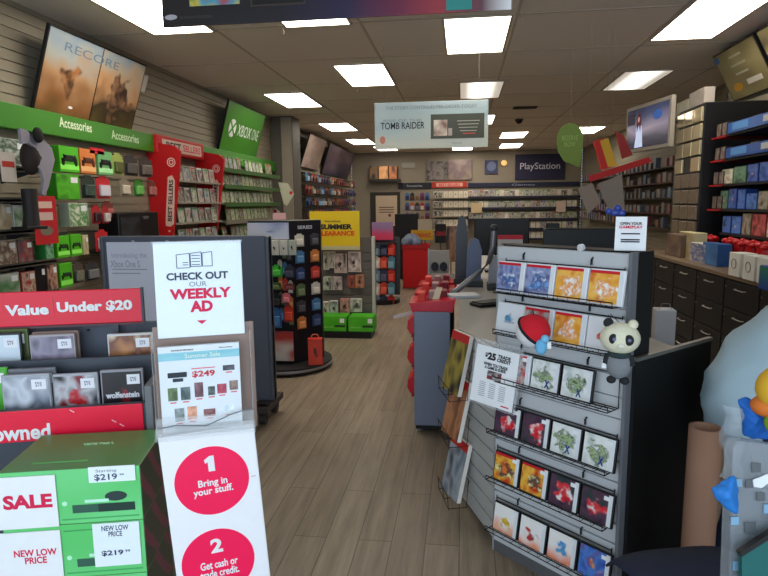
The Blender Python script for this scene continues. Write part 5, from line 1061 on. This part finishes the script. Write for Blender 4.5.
# weekly ad top sign, leaning back
sT = hF(1.66, 153, 244); sB = hF(1.60, 157, 340)
o = thing('stand_header_sign', 'white check out our weekly ad sign on top of the brochure stand', 'sign', (mid.x+.03*n_.x*-1, mid.y+.0, z2-.0), ya_)
a0 = on_st(158, 340, .03); a1 = on_st(245, 332, .03); b0 = on_st(153, 244, .05); b1 = on_st(240, 238, .05)
hs = (b0[1]+b1[1])/2-z2
o.location = (mid.x-n_.x*.03, mid.y-n_.y*.03, z2-.02); hs += .02
xs0, xs1 = a0[0], a1[0]
o.rotation_euler = (-.06, 0, ya_)
MB().cbox(xs0, xs1, 0, .005, 0, hs, .002).obj('sheet', q(228, 238, 248, rough=.35), o)
MB().box(xs0-.003, xs1+.003, -.003, .008, hs-.006, hs+.002).obj('top_channel', GLASS, o)
xm = (xs0+xs1)/2; ws = xs1-xs0
text(o, 'CHECK OUT', xm-.004, -.001, hs*.64, ws*.7, q(60, 66, 82), .02, .035); text(o, 'OUR', xm-.004, -.001, hs*.555, ws*.2, q(130, 140, 155), .013, .005); text(o, 'WEEKLY', xm+.002, -.001, hs*.455, ws*.7, REDINK, .028, .045); text(o, 'AD', xm+.002, -.001, hs*.32, ws*.26, REDINK, .03, .05)
MB().prism([(xm-.012, hs*.17), (xm+.014, hs*.17), (xm+.001, hs*.13)], -.001, 0, 'y').obj('arrow', REDINK, o)
ic = MB(); cx_, cz_ = xm-.01, hs*.79
def seg(a_, b_): ic.tube([(cx_+a_[0], -.001, cz_+a_[1]), (cx_+b_[0], -.001, cz_+b_[1])], .0009, 4)
for x0_, x1_ in ((-.045, -.012), (-.01, .018), (.02, .045)):
    y0_, y1_ = -.016, .022; sk = (x0_ > -.02)*.003
    for a_, b_ in (((x0_, y0_+sk), (x1_, y0_+sk)), ((x1_, y0_+sk), (x1_, y1_+sk)), ((x1_, y1_+sk), (x0_, y1_+sk-.003)), ((x0_, y1_+sk-.003), (x0_, y0_+sk))): seg(a_, b_)
for k in range(4): seg((-.007, -.008+k*.008), (.014, -.008+k*.008))
for k in range(2): seg((-.03, -.008+k*.006), (-.016, -.008+k*.006))
ic.obj('newspaper_icon', q(90, 100, 118), o)

# preowned value bin
bw = math.radians(17); BP = Vector((-.985, 1.80, 0))
bn = thing('value_bin', 'grey tiered bin of preowned games with red value header', 'display', BP, bw)
def Bh(y, px, py): # hit on bin local plane y
    nn = Vector((math.sin(bw), -math.cos(bw), 0)); p0 = BP - nn*y; p = hP(p0, nn, px, py); d = p-BP; return (d.x*math.cos(bw)+d.y*math.sin(bw), p.z)
PG = q(62, 68, 78, rough=.45)
s0 = Bh(0, 141.5, 403); s1 = Bh(0, 143.5, 425)
xR = s0[0]+.012; zs = s0[1]
MB().box(-1.0, xR+.02, .0, .02, 0, zs).obj('front_board', PG, bn)
st_ = MB().cbox(-1.0, xR-.008, -.006, 0, zs-.105, zs, .002).obj('red_strip', q(236, 28, 62, rough=.3), bn)
tz = Bh(-.006, 36, 435); text(st_, 'Preowned', tz[0]-.085, -.0075, zs-.072, .26, WHITE, .052, .03)
# scuffs
for k, (px, py) in enumerate(((114, 421), (122, 425), (72, 411))):
    x, z = Bh(-.006, px, py); MB().box(-.008, .008, -.0072, -.006, -.0015, .0015).obj('scuff', q(235, 190, 195), st_, (x, 0, z)).rotation_euler = (0, .6, 0)
MB().cbox(xR, xR+.025, -.006, .34, 0, zs+.06, .004).obj('side_panel', q(120, 122, 126), bn)
# tiers
z1t = zs-.075
MB().box(-1.0, xR, .02, .14, z1t-.01, z1t).obj('lower_tier', PG, bn)
MB().box(-1.0, xR, .14, .16, 0, Bh(.14, 100, 366)[1]+.03).obj('riser', PG, bn)
z2t = Bh(.16, 100, 352)[1]-.12
rz2 = Bh(.15, 100, 358)[1]
MB().box(-1.0, xR, .16, .27, rz2-.15, rz2-.14).obj('upper_tier', PG, bn)
MB().box(-1.0, xR+.0, .275, .295, 0, Bh(.28, 120, 328)[1]+.02).obj('back_board', q(74, 80, 92), bn)
MB().cyl((Bh(.27, 88, 330)[0], .27), .005, Bh(.27, 88, 330)[1]-.003, Bh(.27, 88, 330)[1]+.003, 8).obj('screw', BLACK, bn)
a0 = Bh(.24, 141, 288); a1 = Bh(.24, 141, 321.5)
hd_ = MB().cbox(-1.2, a0[0], .235, .245, a1[1], a0[1], .003).obj('header_sign', q(226, 20, 52, rough=.35), bn)
MB().box(a0[0]-.002, a0[0]+.006, .233, .25, a1[1]-.006, a0[1]+.003).obj('end_channel', q(70, 74, 84), hd_)
MB().box(-1.2, a0[0], .233, .25, a1[1]-.008, a1[1]).obj('lower_channel', q(90, 60, 66), hd_)
for xx in (a0[0]-.1, a0[0]-.7): MB().box(xx-.01, xx+.01, .246, .256, 0, a1[1]+.02).obj('post', PG, hd_)
zz = (a0[1]+a1[1])/2
c1_ = Bh(.235, 95, 306); text(hd_, 'Under $20', c1_[0], .233, c1_[1]-.002, .255, WHITE, .042, .045)
c2_ = Bh(.235, 26, 310); text(hd_, 'Value', c2_[0]+.004, .233, c2_[1]+.0, .142, WHITE, .038, .045); c3_ = Bh(.235, -30, 311); text(hd_, 'Preowned', c3_[0]-.085, .233, c3_[1], .24, WHITE, .047, .045)
c4_ = Bh(.235, 53, 307); MB().box(c4_[0]-.001, c4_[0]+.001, .233, .235, c4_[1]-.035, c4_[1]+.035).obj('divider', q(230, 90, 100), hd_)
# cases in the bin: (px left, px right, px top, local y, kind)
def bcase(l, r, tp, y, zbase, body, cv, lab, text_=None, n=1):
    x0_, z_ = Bh(y, l, tp); x1_, z_b = Bh(y, r, tp); w_ = x1_-x0_; h_ = (z_+z_b)/2-zbase
    P = BP+Vector((math.cos(bw)*(x0_+x1_)/2-math.sin(bw)*y, math.sin(bw)*(x0_+x1_)/2+math.cos(bw)*y, zbase))
    o = thing('game_case', lab, 'game case', P, bw, group='preowned games in the value bin')
    MB().cbox(-w_/2, w_/2, -.007, .008, 0, h_, .004).obj('case', q(*body, rough=.25), o)
    c = MB().box(-w_/2+.006, w_/2-.006, -.0085, -.007, .006, h_-.008).obj('cover', cv, o)
    MB().box(w_*.12, w_*.42, -.0098, -.0085, h_-.052, h_-.018).obj('price_sticker', q(235, 236, 242), o); text(o, 'PRE\n$19', w_*.27, -.0101, h_-.035, .02, q(110, 110, 130), .016)
    if text_: text(o, text_, .0, -.0101, h_*.5 if text_ != 'wolfenstein' else h_-.088, w_*.78, q(215, 215, 220), .022, .04)
    return o
zb1 = z1t
bcase(100, 143, 369, .07, zb1, (150, 150, 158), art(((20, 18, 22), (40, 34, 38)), scale=3, blob=((200, 30, 40), (60, 20, 28)), blobr=.14), 'black and red shooter game case rightmost in the lower tier', 'wolfenstein')
bcase(52, 98, 373, .075, zb1, (170, 172, 180), art(((40, 36, 40), (190, 190, 195), (130, 30, 36)), scale=4, blob=((190, 30, 40), (160, 160, 165)), blobr=.2), 'red and silver figure game case in the middle of the lower tier')
bcase(1, 50, 374, .06, zb1, (165, 168, 176), art(((215, 218, 226), (90, 96, 112), (200, 205, 215), (120, 128, 140)), scale=4, vert=.5), 'silver white game case leftmost in the lower tier')
bcase(8, 56, 368, .09, zb1, (110, 112, 118), art(((90, 92, 98), (120, 122, 130))), 'grey game case just behind the silver one')
bcase(-40, 8, 368, .1, zb1, (70, 170, 40), art(((70, 160, 40), (90, 190, 60))), 'green edged game case peeking at the far left of the lower tier')
zb2 = rz2-.14
bcase(107, 153, 333, .2, zb2, (205, 205, 205), art(((190, 130, 80), (120, 70, 50), (220, 200, 170)), scale=4), 'white edged game case with orange soldiers, rightmost in the upper tier')
bcase(29, 75, 334, .2, zb2, (165, 160, 162), art(((90, 85, 105), (150, 140, 160), (70, 70, 84)), scale=4), 'grey violet game case in the middle of the upper tier')
bcase(32, 79, 331, .225, zb2, (140, 120, 110), art(((120, 100, 90), (150, 130, 120))), 'brown grey game case right behind the violet one')
bcase(-24, 21, 333, .2, zb2, (40, 46, 50), art(((80, 140, 60), (200, 215, 225), (215, 225, 235)), vert=.9, scale=2), 'pale blue and green game case at the left edge of the upper tier')
bcase(-18, 28, 329, .225, zb2, (84, 100, 50), art(((84, 100, 50), (70, 80, 50))), 'olive game case behind the pale blue one')
# console boxes
xb0, xb1 = hZ(.772, -3, 473), hZ(.772, 139.5, 464.7)
by = math.atan2(xb1.y-xb0.y, xb1.x-xb0.x); wb = math.hypot(xb1.x-xb0.x, xb1.y-xb0.y); db = .275; hb_ = .164
ctr = (xb0+xb1)/2; ctr = Vector((ctr.x, ctr.y, 0))
BG = art(((92, 200, 110), (120, 215, 140)), scale=1.5, rough=.3)
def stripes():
    m = bpy.data.materials.new('box_side_print_shaded'); m.use_nodes = True; N = m.node_tree.nodes; L = m.node_tree.links; b = N['Principled BSDF']; b.inputs['Roughness'].default_value = .4
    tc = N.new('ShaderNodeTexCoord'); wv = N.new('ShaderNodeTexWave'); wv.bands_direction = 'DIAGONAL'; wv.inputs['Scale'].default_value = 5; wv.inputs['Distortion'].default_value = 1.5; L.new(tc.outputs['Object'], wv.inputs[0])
    rp = N.new('ShaderNodeValToRGB'); rp.color_ramp.elements[0].position = .62; rp.color_ramp.elements[0].color = (*srgb(44, 62, 50), 1); rp.color_ramp.elements[1].position = .8; rp.color_ramp.elements[1].color = (*srgb(120, 50, 78), 1)  # maroon stripes are print; the darker green also holds the side's shadow
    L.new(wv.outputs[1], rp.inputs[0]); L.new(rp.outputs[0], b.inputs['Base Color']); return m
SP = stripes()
for i in range(4):
    zb3 = .772-(i+1)*(hb_+.001)
    nm = ['top', 'second', 'third', 'bottom'][i]
    o = thing('console_box', 'bright green game console box, %s of the stack by the red strip' % nm, 'console box', (ctr.x, ctr.y, zb3), by, group='stacked console boxes')
    MB().cbox(-wb/2, wb/2, 0, db, 0, hb_, .002).obj('carton', q(88, 150, 84, rough=.35), o)
    MB().box(-wb/2+.001, wb/2-.001, -.001, 0, .001, hb_-.001).obj('front_print', BG, o)
    MB().box(wb/2, wb/2+.001, .002, db-.002, .002, hb_-.002).obj('shaded_side_print', SP, o)
    # console and pad picture
    MB().box(.0, wb/2-.02, -.002, -.001, .032, .056).obj('console_picture', q(50, 92, 76), o); MB().box(.07, wb/2-.02, -.003, -.002, .032, .056).obj('console_picture', q(30, 56, 50), o)
    MB().disc(.12, .077, .03, .014, -.0032, -.001, 20).obj('controller_picture', q(44, 60, 60), o)
    MB().box(.035, .1, -.0034, -.002, .062, .071).obj('banner_mark', q(190, 240, 215), o)
    MB().disc(-.02, .062, .007, .007, -.002, -.001, 16).obj('round_mark', q(185, 240, 205), o)
    MB().box(-.03, wb/2-.01, -.0015, -.001, .012, .016).obj('text_line', q(70, 170, 95), o); MB().box(-.03, .05, -.0015, -.001, hb_-.022, hb_-.018).obj('text_line', q(70, 160, 90), o)
    if i == 0: text(o, 'XBOX ONE S', .0, 0, 0, .09, q(170, 225, 170), .01).location = (.02, db*.62, hb_+.0015); o.children[-1].rotation_euler = (-PI/2, 0, 0); MB().box(-.12, .03, .05, .058, hb_, hb_+.001).obj('text_line', q(110, 190, 110), o)
    if i < 2:
        s = MB().box(-wb/2-.035, -.038, -.006, -.003, -.002 if i == 0 else .005, hb_-.012).obj('sale_card', PAPER, o)
        g = MB().box(.052 if i == 0 else .05, wb/2-.012, -.006, -.0035, (hb_-.042) if i == 0 else .03, hb_+.004 if i == 0 else hb_-.002).obj('price_card', q(232, 242, 246), o)
        if i == 0:
            text(s, 'SALE', -.115, -.0065, .078, .13, REDINK, .042, .045); text(g, 'Starting', .1, -.0065, hb_-.009, .056, q(90, 100, 120), .011, 0); text(g, '$219', .098, -.0065, hb_-.028, .062, q(60, 76, 104), .021, .02); text(g, '99', .142, -.0065, hb_-.022, .012, q(60, 76, 104), .006)
        else:
            text(s, 'NEW LOW\nPRICE', -.108, -.0065, .077, .115, REDINK, .044, .03); text(g, 'NEW LOW\nPRICE', .112, -.0065, hb_-.026, .074, q(50, 66, 100), .034, .02); text(g, '$219', .1, -.0065, .07, .06, q(50, 66, 100), .018, .03); text(g, '99', .142, -.0065, .074, .014, q(50, 66, 100), .008)
pz = .772-4*(hb_+.001)
o = MB().cbox(-wb/2, wb/2, .0, db, 0, pz, .005).obj('plinth', q(60, 64, 72), None, (ctr.x, ctr.y, 0), by); tag(o, 'grey plinth under the green console boxes', 'plinth')

# ================================================================== FOREGROUND RIGHT
# cardboard tube
tp = hF(1.86, 706, 427); rT = 15.5/F*1.86
t = thing('cardboard_tube', 'brown cardboard tube standing against the black end panel', 'tube', (tp.x, tp.y, 0))
mb = MB(); n = 32; ht = tp.z
o_ = [(rT*math.cos(2*PI*k/n), rT*math.sin(2*PI*k/n)) for k in range(n)]; i_ = [(rT*.72*math.cos(2*PI*k/n), rT*.72*math.sin(2*PI*k/n)) for k in range(n)]
mb.add([(x, y, 0) for x, y in o_]+[(x, y, ht) for x, y in o_]+[(x, y, ht) for x, y in i_]+[(x, y, .02) for x, y in i_], [(k, (k+1) % n, n+(k+1) % n, n+k) for k in range(n)]+[(n+k, n+(k+1) % n, 2*n+(k+1) % n, 2*n+k) for k in range(n)]+[(2*n+k, 2*n+(k+1) % n, 3*n+(k+1) % n, 3*n+k) for k in range(n)]+[tuple(range(3*n, 4*n))], True)
mb.obj('tube_wall', q(140, 104, 84, rough=.8, noise=.08, nscale=12), t)

# person in light blue shirt, bending away to the right
def skin(name, verts, edges, radii, m, root=0, parent=None, sub=2):
    me = bpy.data.meshes.new(name); me.from_pydata([tuple(v) for v in verts], edges, []); o = bpy.data.objects.new(name, me); COL.objects.link(o)
    sk = o.modifiers.new('s', 'SKIN'); sk.use_smooth_shade = True
    sb = o.modifiers.new('u', 'SUBSURF'); sb.levels = sub; sb.render_levels = sub
    for i, r in enumerate(radii):
        d = me.skin_vertices[0].data[i]; d.radius = r if isinstance(r, tuple) else (r, r); d.use_root = (i == root)
    me.materials.append(m)
    dg = bpy.context.evaluated_depsgraph_get(); dg.update(); m2 = bpy.data.meshes.new_from_object(o.evaluated_get(dg)); m2.name = name
    o.modifiers.clear(); o.data = m2; o.parent = parent
    for p in m2.polygons: p.use_smooth = True
    return o
PX, PY = 1.05, 2.12
t = thing('person', 'person in a light blue shirt and dark jeans bending over at the right edge', 'person', (PX, PY, 0))
# body (legs, trunk, arms, neck, head as one surface)
jean = q(34, 42, 66, rough=.85, noise=.15, nscale=30)
shirt = q(160, 182, 192, rough=.85, noise=.05, nscale=10)
skinm = q(200, 150, 125, rough=.5)
P_ = dict(pel=(0, 0, .86), sp1=(.09, -.01, .94), sp2=(.22, -.03, 1.01), ch=(.37, -.05, 1.06), nk=(.5, -.07, 1.09), hd=(.57, -.08, 1.10), hd2=(.64, -.09, 1.11),
          hl=(-.0, .1, .88), kl=(.05, .12, .48), al=(-.03, .13, .09), tl=(.14, .12, .04), hr=(-.0, -.1, .88), kr=(.08, -.12, .48), ar=(.0, -.13, .09), tr=(.17, -.14, .04),
          sl=(.40, .12, 1.05), el=(.46, .16, .79), wl=(.6, .1, .62), sr=(.40, -.22, 1.05), er=(.46, -.28, .79), wr=(.6, -.22, .62))
K = list(P_); idx = {k: i for i, k in enumerate(K)}
ed = [('pel', 'sp1'), ('sp1', 'sp2'), ('sp2', 'ch'), ('ch', 'nk'), ('nk', 'hd'), ('hd', 'hd2'), ('pel', 'hl'), ('hl', 'kl'), ('kl', 'al'), ('al', 'tl'), ('pel', 'hr'), ('hr', 'kr'), ('kr', 'ar'), ('ar', 'tr'), ('ch', 'sl'), ('sl', 'el'), ('el', 'wl'), ('ch', 'sr'), ('sr', 'er'), ('er', 'wr')]
rad = dict(pel=.075, sp1=.09, sp2=.1, ch=.1, nk=.055, hd=.085, hd2=.075, hl=.07, kl=.05, al=.036, tl=.03, hr=.07, kr=.055, ar=.038, tr=.03, sl=.06, el=.04, wl=.026, sr=.06, er=.04, wr=.026)
body = skin('body', [P_[k] for k in K], [(idx[a], idx[b]) for a, b in ed], [rad[k] for k in K], skinm, 0, t)
# trousers and shirt as lofted cloth
def cloth_tube(name, pts, radii, m, parent, sub=2, st=.02, flat=1.0):
    P = [Vector(p) for p in pts]; fine = []; rr = []
    for i in range(len(P)-1):
        for k in range(8):
            f_ = k/8; fine.append(P[i].lerp(P[i+1], f_)); rr.append(radii[i]*(1-f_)+radii[i+1]*f_)
    fine.append(P[-1]); rr.append(radii[-1])
    for it in range(8):
        fine = [fine[0]]+[(fine[i-1]+fine[i]*2+fine[i+1])/4 for i in range(1, len(fine)-1)]+[fine[-1]]
    o = MB().tube(fine, rr, 56, ref=(0, 1, .02)).obj(name, m, parent)
    tx = bpy.data.textures.new('folds', 'MUSGRAVE'); tx.musgrave_type = 'RIDGED_MULTIFRACTAL'; tx.noise_scale = .16; tx.octaves = 1.2
    dm = o.modifiers.new('d', 'DISPLACE'); dm.texture = tx; dm.strength = st*.8; dm.mid_level = .5; dm.texture_coords = 'GLOBAL'
    return o
for sy in (1, -1):
    cloth_tube('trouser_leg', [(.02, sy*.07, .95), (0, sy*.085, .84), (.03, sy*.11, .65), (.055, sy*.12, .47), (.01, sy*.125, .28), (-.02, sy*.13, .09)], [.09, .125, .105, .082, .072, .07], jean, t)
cloth_tube('shirt', [(-.015, 0, .74), (-.03, 0, .83), (.02, 0, .935), (.14, -.01, 1.02), (.28, -.03, 1.06), (.4, -.05, 1.08), (.47, -.06, 1.085), (.53, -.07, 1.09)], [.172, .172, .178, .18, .178, .165, .12, .065], shirt, t, st=.022)
for sy, sl_ in ((1, ('sl', 'el', 'wl')), (-1, ('sr', 'er', 'wr'))):
    p_ = [Vector(P_[k]) for k in sl_]; cloth_tube('sleeve', [Vector((.38, sy*.06-.04, 1.07)), p_[0], p_[1], p_[1].lerp(p_[2], .85)], [.1, .085, .062, .045], shirt, t)
MB().ball((.64, -.09, 1.13), .105, 20, (1, .92, 1.02)).obj('hair', q(50, 36, 28, rough=.8), t)
for sy in (-1, 1): MB().ball((.615, -.085+sy*.088, 1.09), .02, 10, (.8, .4, 1.2)).obj('ear', skinm, t)
MB().ball((.7, -.095, 1.02), .016, 10).obj('nose', skinm, t)
for kx in ('al', 'ar'):
    v = P_[kx]; MB().cbox(v[0]-.07, v[0]+.2, v[1]-.05, v[1]+.05, 0, .09, .03).obj('shoe', q(40, 40, 44), t)
for kx in ('wl', 'wr'):
    v = Vector(P_[kx]); hm = MB(); hm.ball(v+Vector((.04, 0, -.02)), .04, 12, (1.1, .9, .5))
    for f_ in range(4): hm.tube([v+Vector((.07, -.027+f_*.018, -.02)), v+Vector((.11+.006*(f_ in (1, 2)), -.03+f_*.02, -.035)), v+Vector((.13+.008*(f_ in (1, 2)), -.03+f_*.02, -.06))], [.0095, .009, .007], 8)
    hm.tube([v+Vector((.03, -.035, -.02)), v+Vector((.06, -.06, -.035)), v+Vector((.085, -.062, -.05))], [.011, .01, .008], 8); hm.obj('hand', skinm, t)

# stroller with navy canopy, clear bag hanging from it
sc = hF(1.42, 708, 592)
t = thing('stroller', 'navy stroller with folded fabric canopy at the bottom right', 'stroller', (sc.x, sc.y, 0), .25)
NV = q(26, 34, 58, rough=.8, noise=.1, nscale=25)
zc2 = sc.z
cn_ = MB(); segs = 7
rows_ = []
for i in range(segs+1):
    th = math.radians(8+i*150/segs); rr = .2 if i % 2 == 0 else .188
    rows_.append([Vector((x, -rr*math.cos(th)*1.0, zc2-.06+rr*.62*math.sin(th)*(1-.25*(x/.17)**4))) for x in [-.17+.34*k/12 for k in range(13)]])
vs = [v for r_ in rows_ for v in r_]; cn_.add(vs, [(i*13+k, i*13+k+1, (i+1)*13+k+1, (i+1)*13+k) for i in range(segs) for k in range(12)], True)
co = cn_.obj('canopy', NV, t); so = co.modifiers.new('s', 'SOLIDIFY'); so.thickness = .006
FRM = q(60, 62, 66, rough=.3, metal=.6)
for sx in (-1, 1):
    fr = MB(); fr.tube([(sx*.19, .3, .12), (sx*.19, .05, .35), (sx*.19, -.02, zc2-.06), (sx*.19, -.25, zc2+.0)], .01, 8); fr.tube([(sx*.19, -.2, .12), (sx*.19, .0, .3), (sx*.19, .05, .35)], .01, 8); fr.obj('side_frame', FRM, t)
    MB().tube([(sx*.2-.012, -.02, zc2-.06), (sx*.2+.012, -.02, zc2-.06)], .022, 14).obj('hinge', BLACK, t)
    for y_ in (.3, -.2): MB().tube([(sx*.19-.015, y_, .09), (sx*.19+.015, y_, .09)], .088, 20).obj('wheel', BLACK, t)
MB().tube([(-.19, -.25, zc2), (.19, -.25, zc2)], .013, 8).obj('handlebar', BLACK, t)
MB().prism([(-.14, .3), (.15, .22), (.17, .28), (-.1, .36), (-.16, zc2-.1), (-.2, zc2-.1)], -.16, .16, 'x').obj('seat', NV, t)
# buckles
for px, py in ((688, 551), (715, 550)):
    p = hF(1.36, px, py); 
# clear plastic zip bag with pale squares
CLR = mat((.42, .46, .5), rough=.15, alpha=.35)
def fquad(name, pts, f, m, th, parent):
    P = [hF(f, px, py) for px, py in pts]; n = (P[1]-P[0]).cross(P[2]-P[0]).normalized()*th
    k = len(P); return MB().add(P+[p+n for p in P], [tuple(range(k)), tuple(range(k, 2*k))[::-1]]+[(i, (i+1) % k, k+(i+1) % k, k+i) for i in range(k)]).obj(name, m, parent)
t = thing('clear_bag', 'clear plastic bag with pale square print at the right bottom edge', 'bag', (0, 0, 0))
fquad('bag_front', [(733, 448), (738, 441), (760, 443), (800, 450), (800, 600), (728, 600), (730, 540)], 1.2, CLR, .03, t)
sqm = q(120, 160, 190, rough=.3); sqg = q(84, 90, 94, rough=.3)
for px, py, s_, m_ in ((734, 483, 8, sqm), (746, 484, 8, sqg), (764, 509, 9, sqm), (731, 521, 8, sqm), (745, 528, 11, sqg), (757, 497, 8, sqg), (733, 566, 9, sqm), (752, 468, 9, sqg)):
    fquad('printed_square', [(px, py-s_*.5), (px+s_, py-s_*.5), (px+s_, py+s_*.5), (px, py+s_*.5)], 1.195, m_, .002, t)
fquad('logo', [(753, 480), (768, 474), (770, 482), (762, 488), (754, 487)], 1.193, q(225, 230, 235), .002, t)
t2 = thing('teal_folder', 'dark teal folder with black edge inside the clear bag', 'folder', (0, 0, 0)); fquad('cover', [(742, 553), (800, 520), (800, 600), (742, 600)], 1.17, q(20, 92, 90, rough=.4), .012, t2); fquad('black_edge', [(740, 553), (800, 514), (800, 520), (742, 557)], 1.165, BLACK, .014, t2)
# blue fabric
BL = q(40, 120, 200, rough=.6)
def blob_cloth(name, label, cat, pts, f, m, th=.05):
    t = thing(name, label, cat, (0, 0, 0)); P = [hF(f, *p) for p in pts]; c = sum(P, Vector())/len(P); bm = bmesh.new(); d = (CAM-c).normalized()
    o1 = [bm.verts.new(p) for p in P]; ctr_ = bm.verts.new(c+d*th); ct2 = bm.verts.new(c-d*th)
    for i in range(len(P)): bm.faces.new((o1[i], o1[(i+1) % len(P)], ctr_)); bm.faces.new((o1[(i+1) % len(P)], o1[i], ct2))
    bmesh.ops.subdivide_edges(bm, edges=bm.edges[:], cuts=2, use_grid_fill=True, smooth=.6)
    me = bpy.data.meshes.new(name); bm.to_mesh(me); bm.free(); me.materials.append(m); o = bpy.data.objects.new('cloth', me); COL.objects.link(o); o.parent = t
    for p in me.polygons: p.use_smooth = True
    sb_ = o.modifiers.new('s', 'SUBSURF'); sb_.levels = 2; sb_.render_levels = 2
    tx = bpy.data.textures.new('cl', 'CLOUDS'); tx.noise_scale = .03; dm = o.modifiers.new('d', 'DISPLACE'); dm.texture = tx; dm.strength = .012; dm.texture_coords = 'GLOBAL'
    return t
blob_cloth('blue_bag', 'bright blue bag corner poking out left of the clear bag', 'bag', [(711, 487), (722, 480), (735, 474), (742, 490), (738, 516), (724, 510), (717, 500)], 1.15, BL, .03)
blob_cloth('blue_jacket', 'bright blue garment above the clear bag at the right edge', 'garment', [(735, 398), (745, 396), (760, 402), (800, 398), (800, 444), (768, 440), (752, 440), (742, 436), (740, 418)], 1.32, q(36, 110, 205, rough=.6), .05)
c = hF(1.25, 781, 394); t = thing('plush_figure', 'yellow orange and green plush toy cut by the right edge', 'toy', c)
MB().ball((0, 0, .012), .05, 18, (1, .8, 1)).obj('head', q(215, 165, 40, rough=.8), t); MB().ball((-.012, .01, -.03), .038, 16, (1.1, .8, .7)).obj('body', q(205, 110, 40, rough=.8), t); MB().ball((-.0, -.01, -.06), .032, 14).obj('green_part', q(130, 170, 40, rough=.8), t)
t = thing('rain_cover', 'crumpled clear plastic cover hanging left of the clear bag', 'cover', (0, 0, 0))
mb = MB(); k = 9
R1 = [hF(1.3+.02*math.sin(i*2.1), 722+4*math.sin(i*1.3), 405+i*9) for i in range(k)]; R2 = [hF(1.28+.02*math.sin(i*1.7+1), 742+3*math.sin(i*1.9), 408+i*9) for i in range(k)]
mb.add(R1+R2, [(i, i+1, k+i+1, k+i) for i in range(k-1)], True); o = mb.obj('sheet', mat((.5, .56, .62), rough=.12, alpha=.3), t); so = o.modifiers.new('s', 'SOLIDIFY'); so.thickness = .002
# black checkout hardware seen over the display
for i, (bb, yd, lab) in enumerate((((474, 218, 530, 250), 5.4, 'wide black checkout monitor behind the notice with a red top edge'), ((546, 223, 560, 250), 5.0, 'narrow black card reader tower at the far side of the checkout counter'))):
    a = hY(yd, bb[0], bb[3]); c = hY(yd, bb[2], bb[1]); w2 = c.x-a.x
    t = thing('checkout_monitor', lab, 'monitor', ((a.x+c.x)/2, yd, CT)); MB().cbox(-w2/2, w2/2, 0, .05, max(.03, a.z-CT-.05), c.z-CT, .01).obj('screen_body', BLACK, t)
    MB().cbox(-.03, .03, .01, .045, 0, c.z-CT-.05, .004).obj('stand', DGREY, t); MB().cbox(-w2*.3, w2*.3, -.06, .1, 0, .02, .004).obj('foot', DGREY, t)
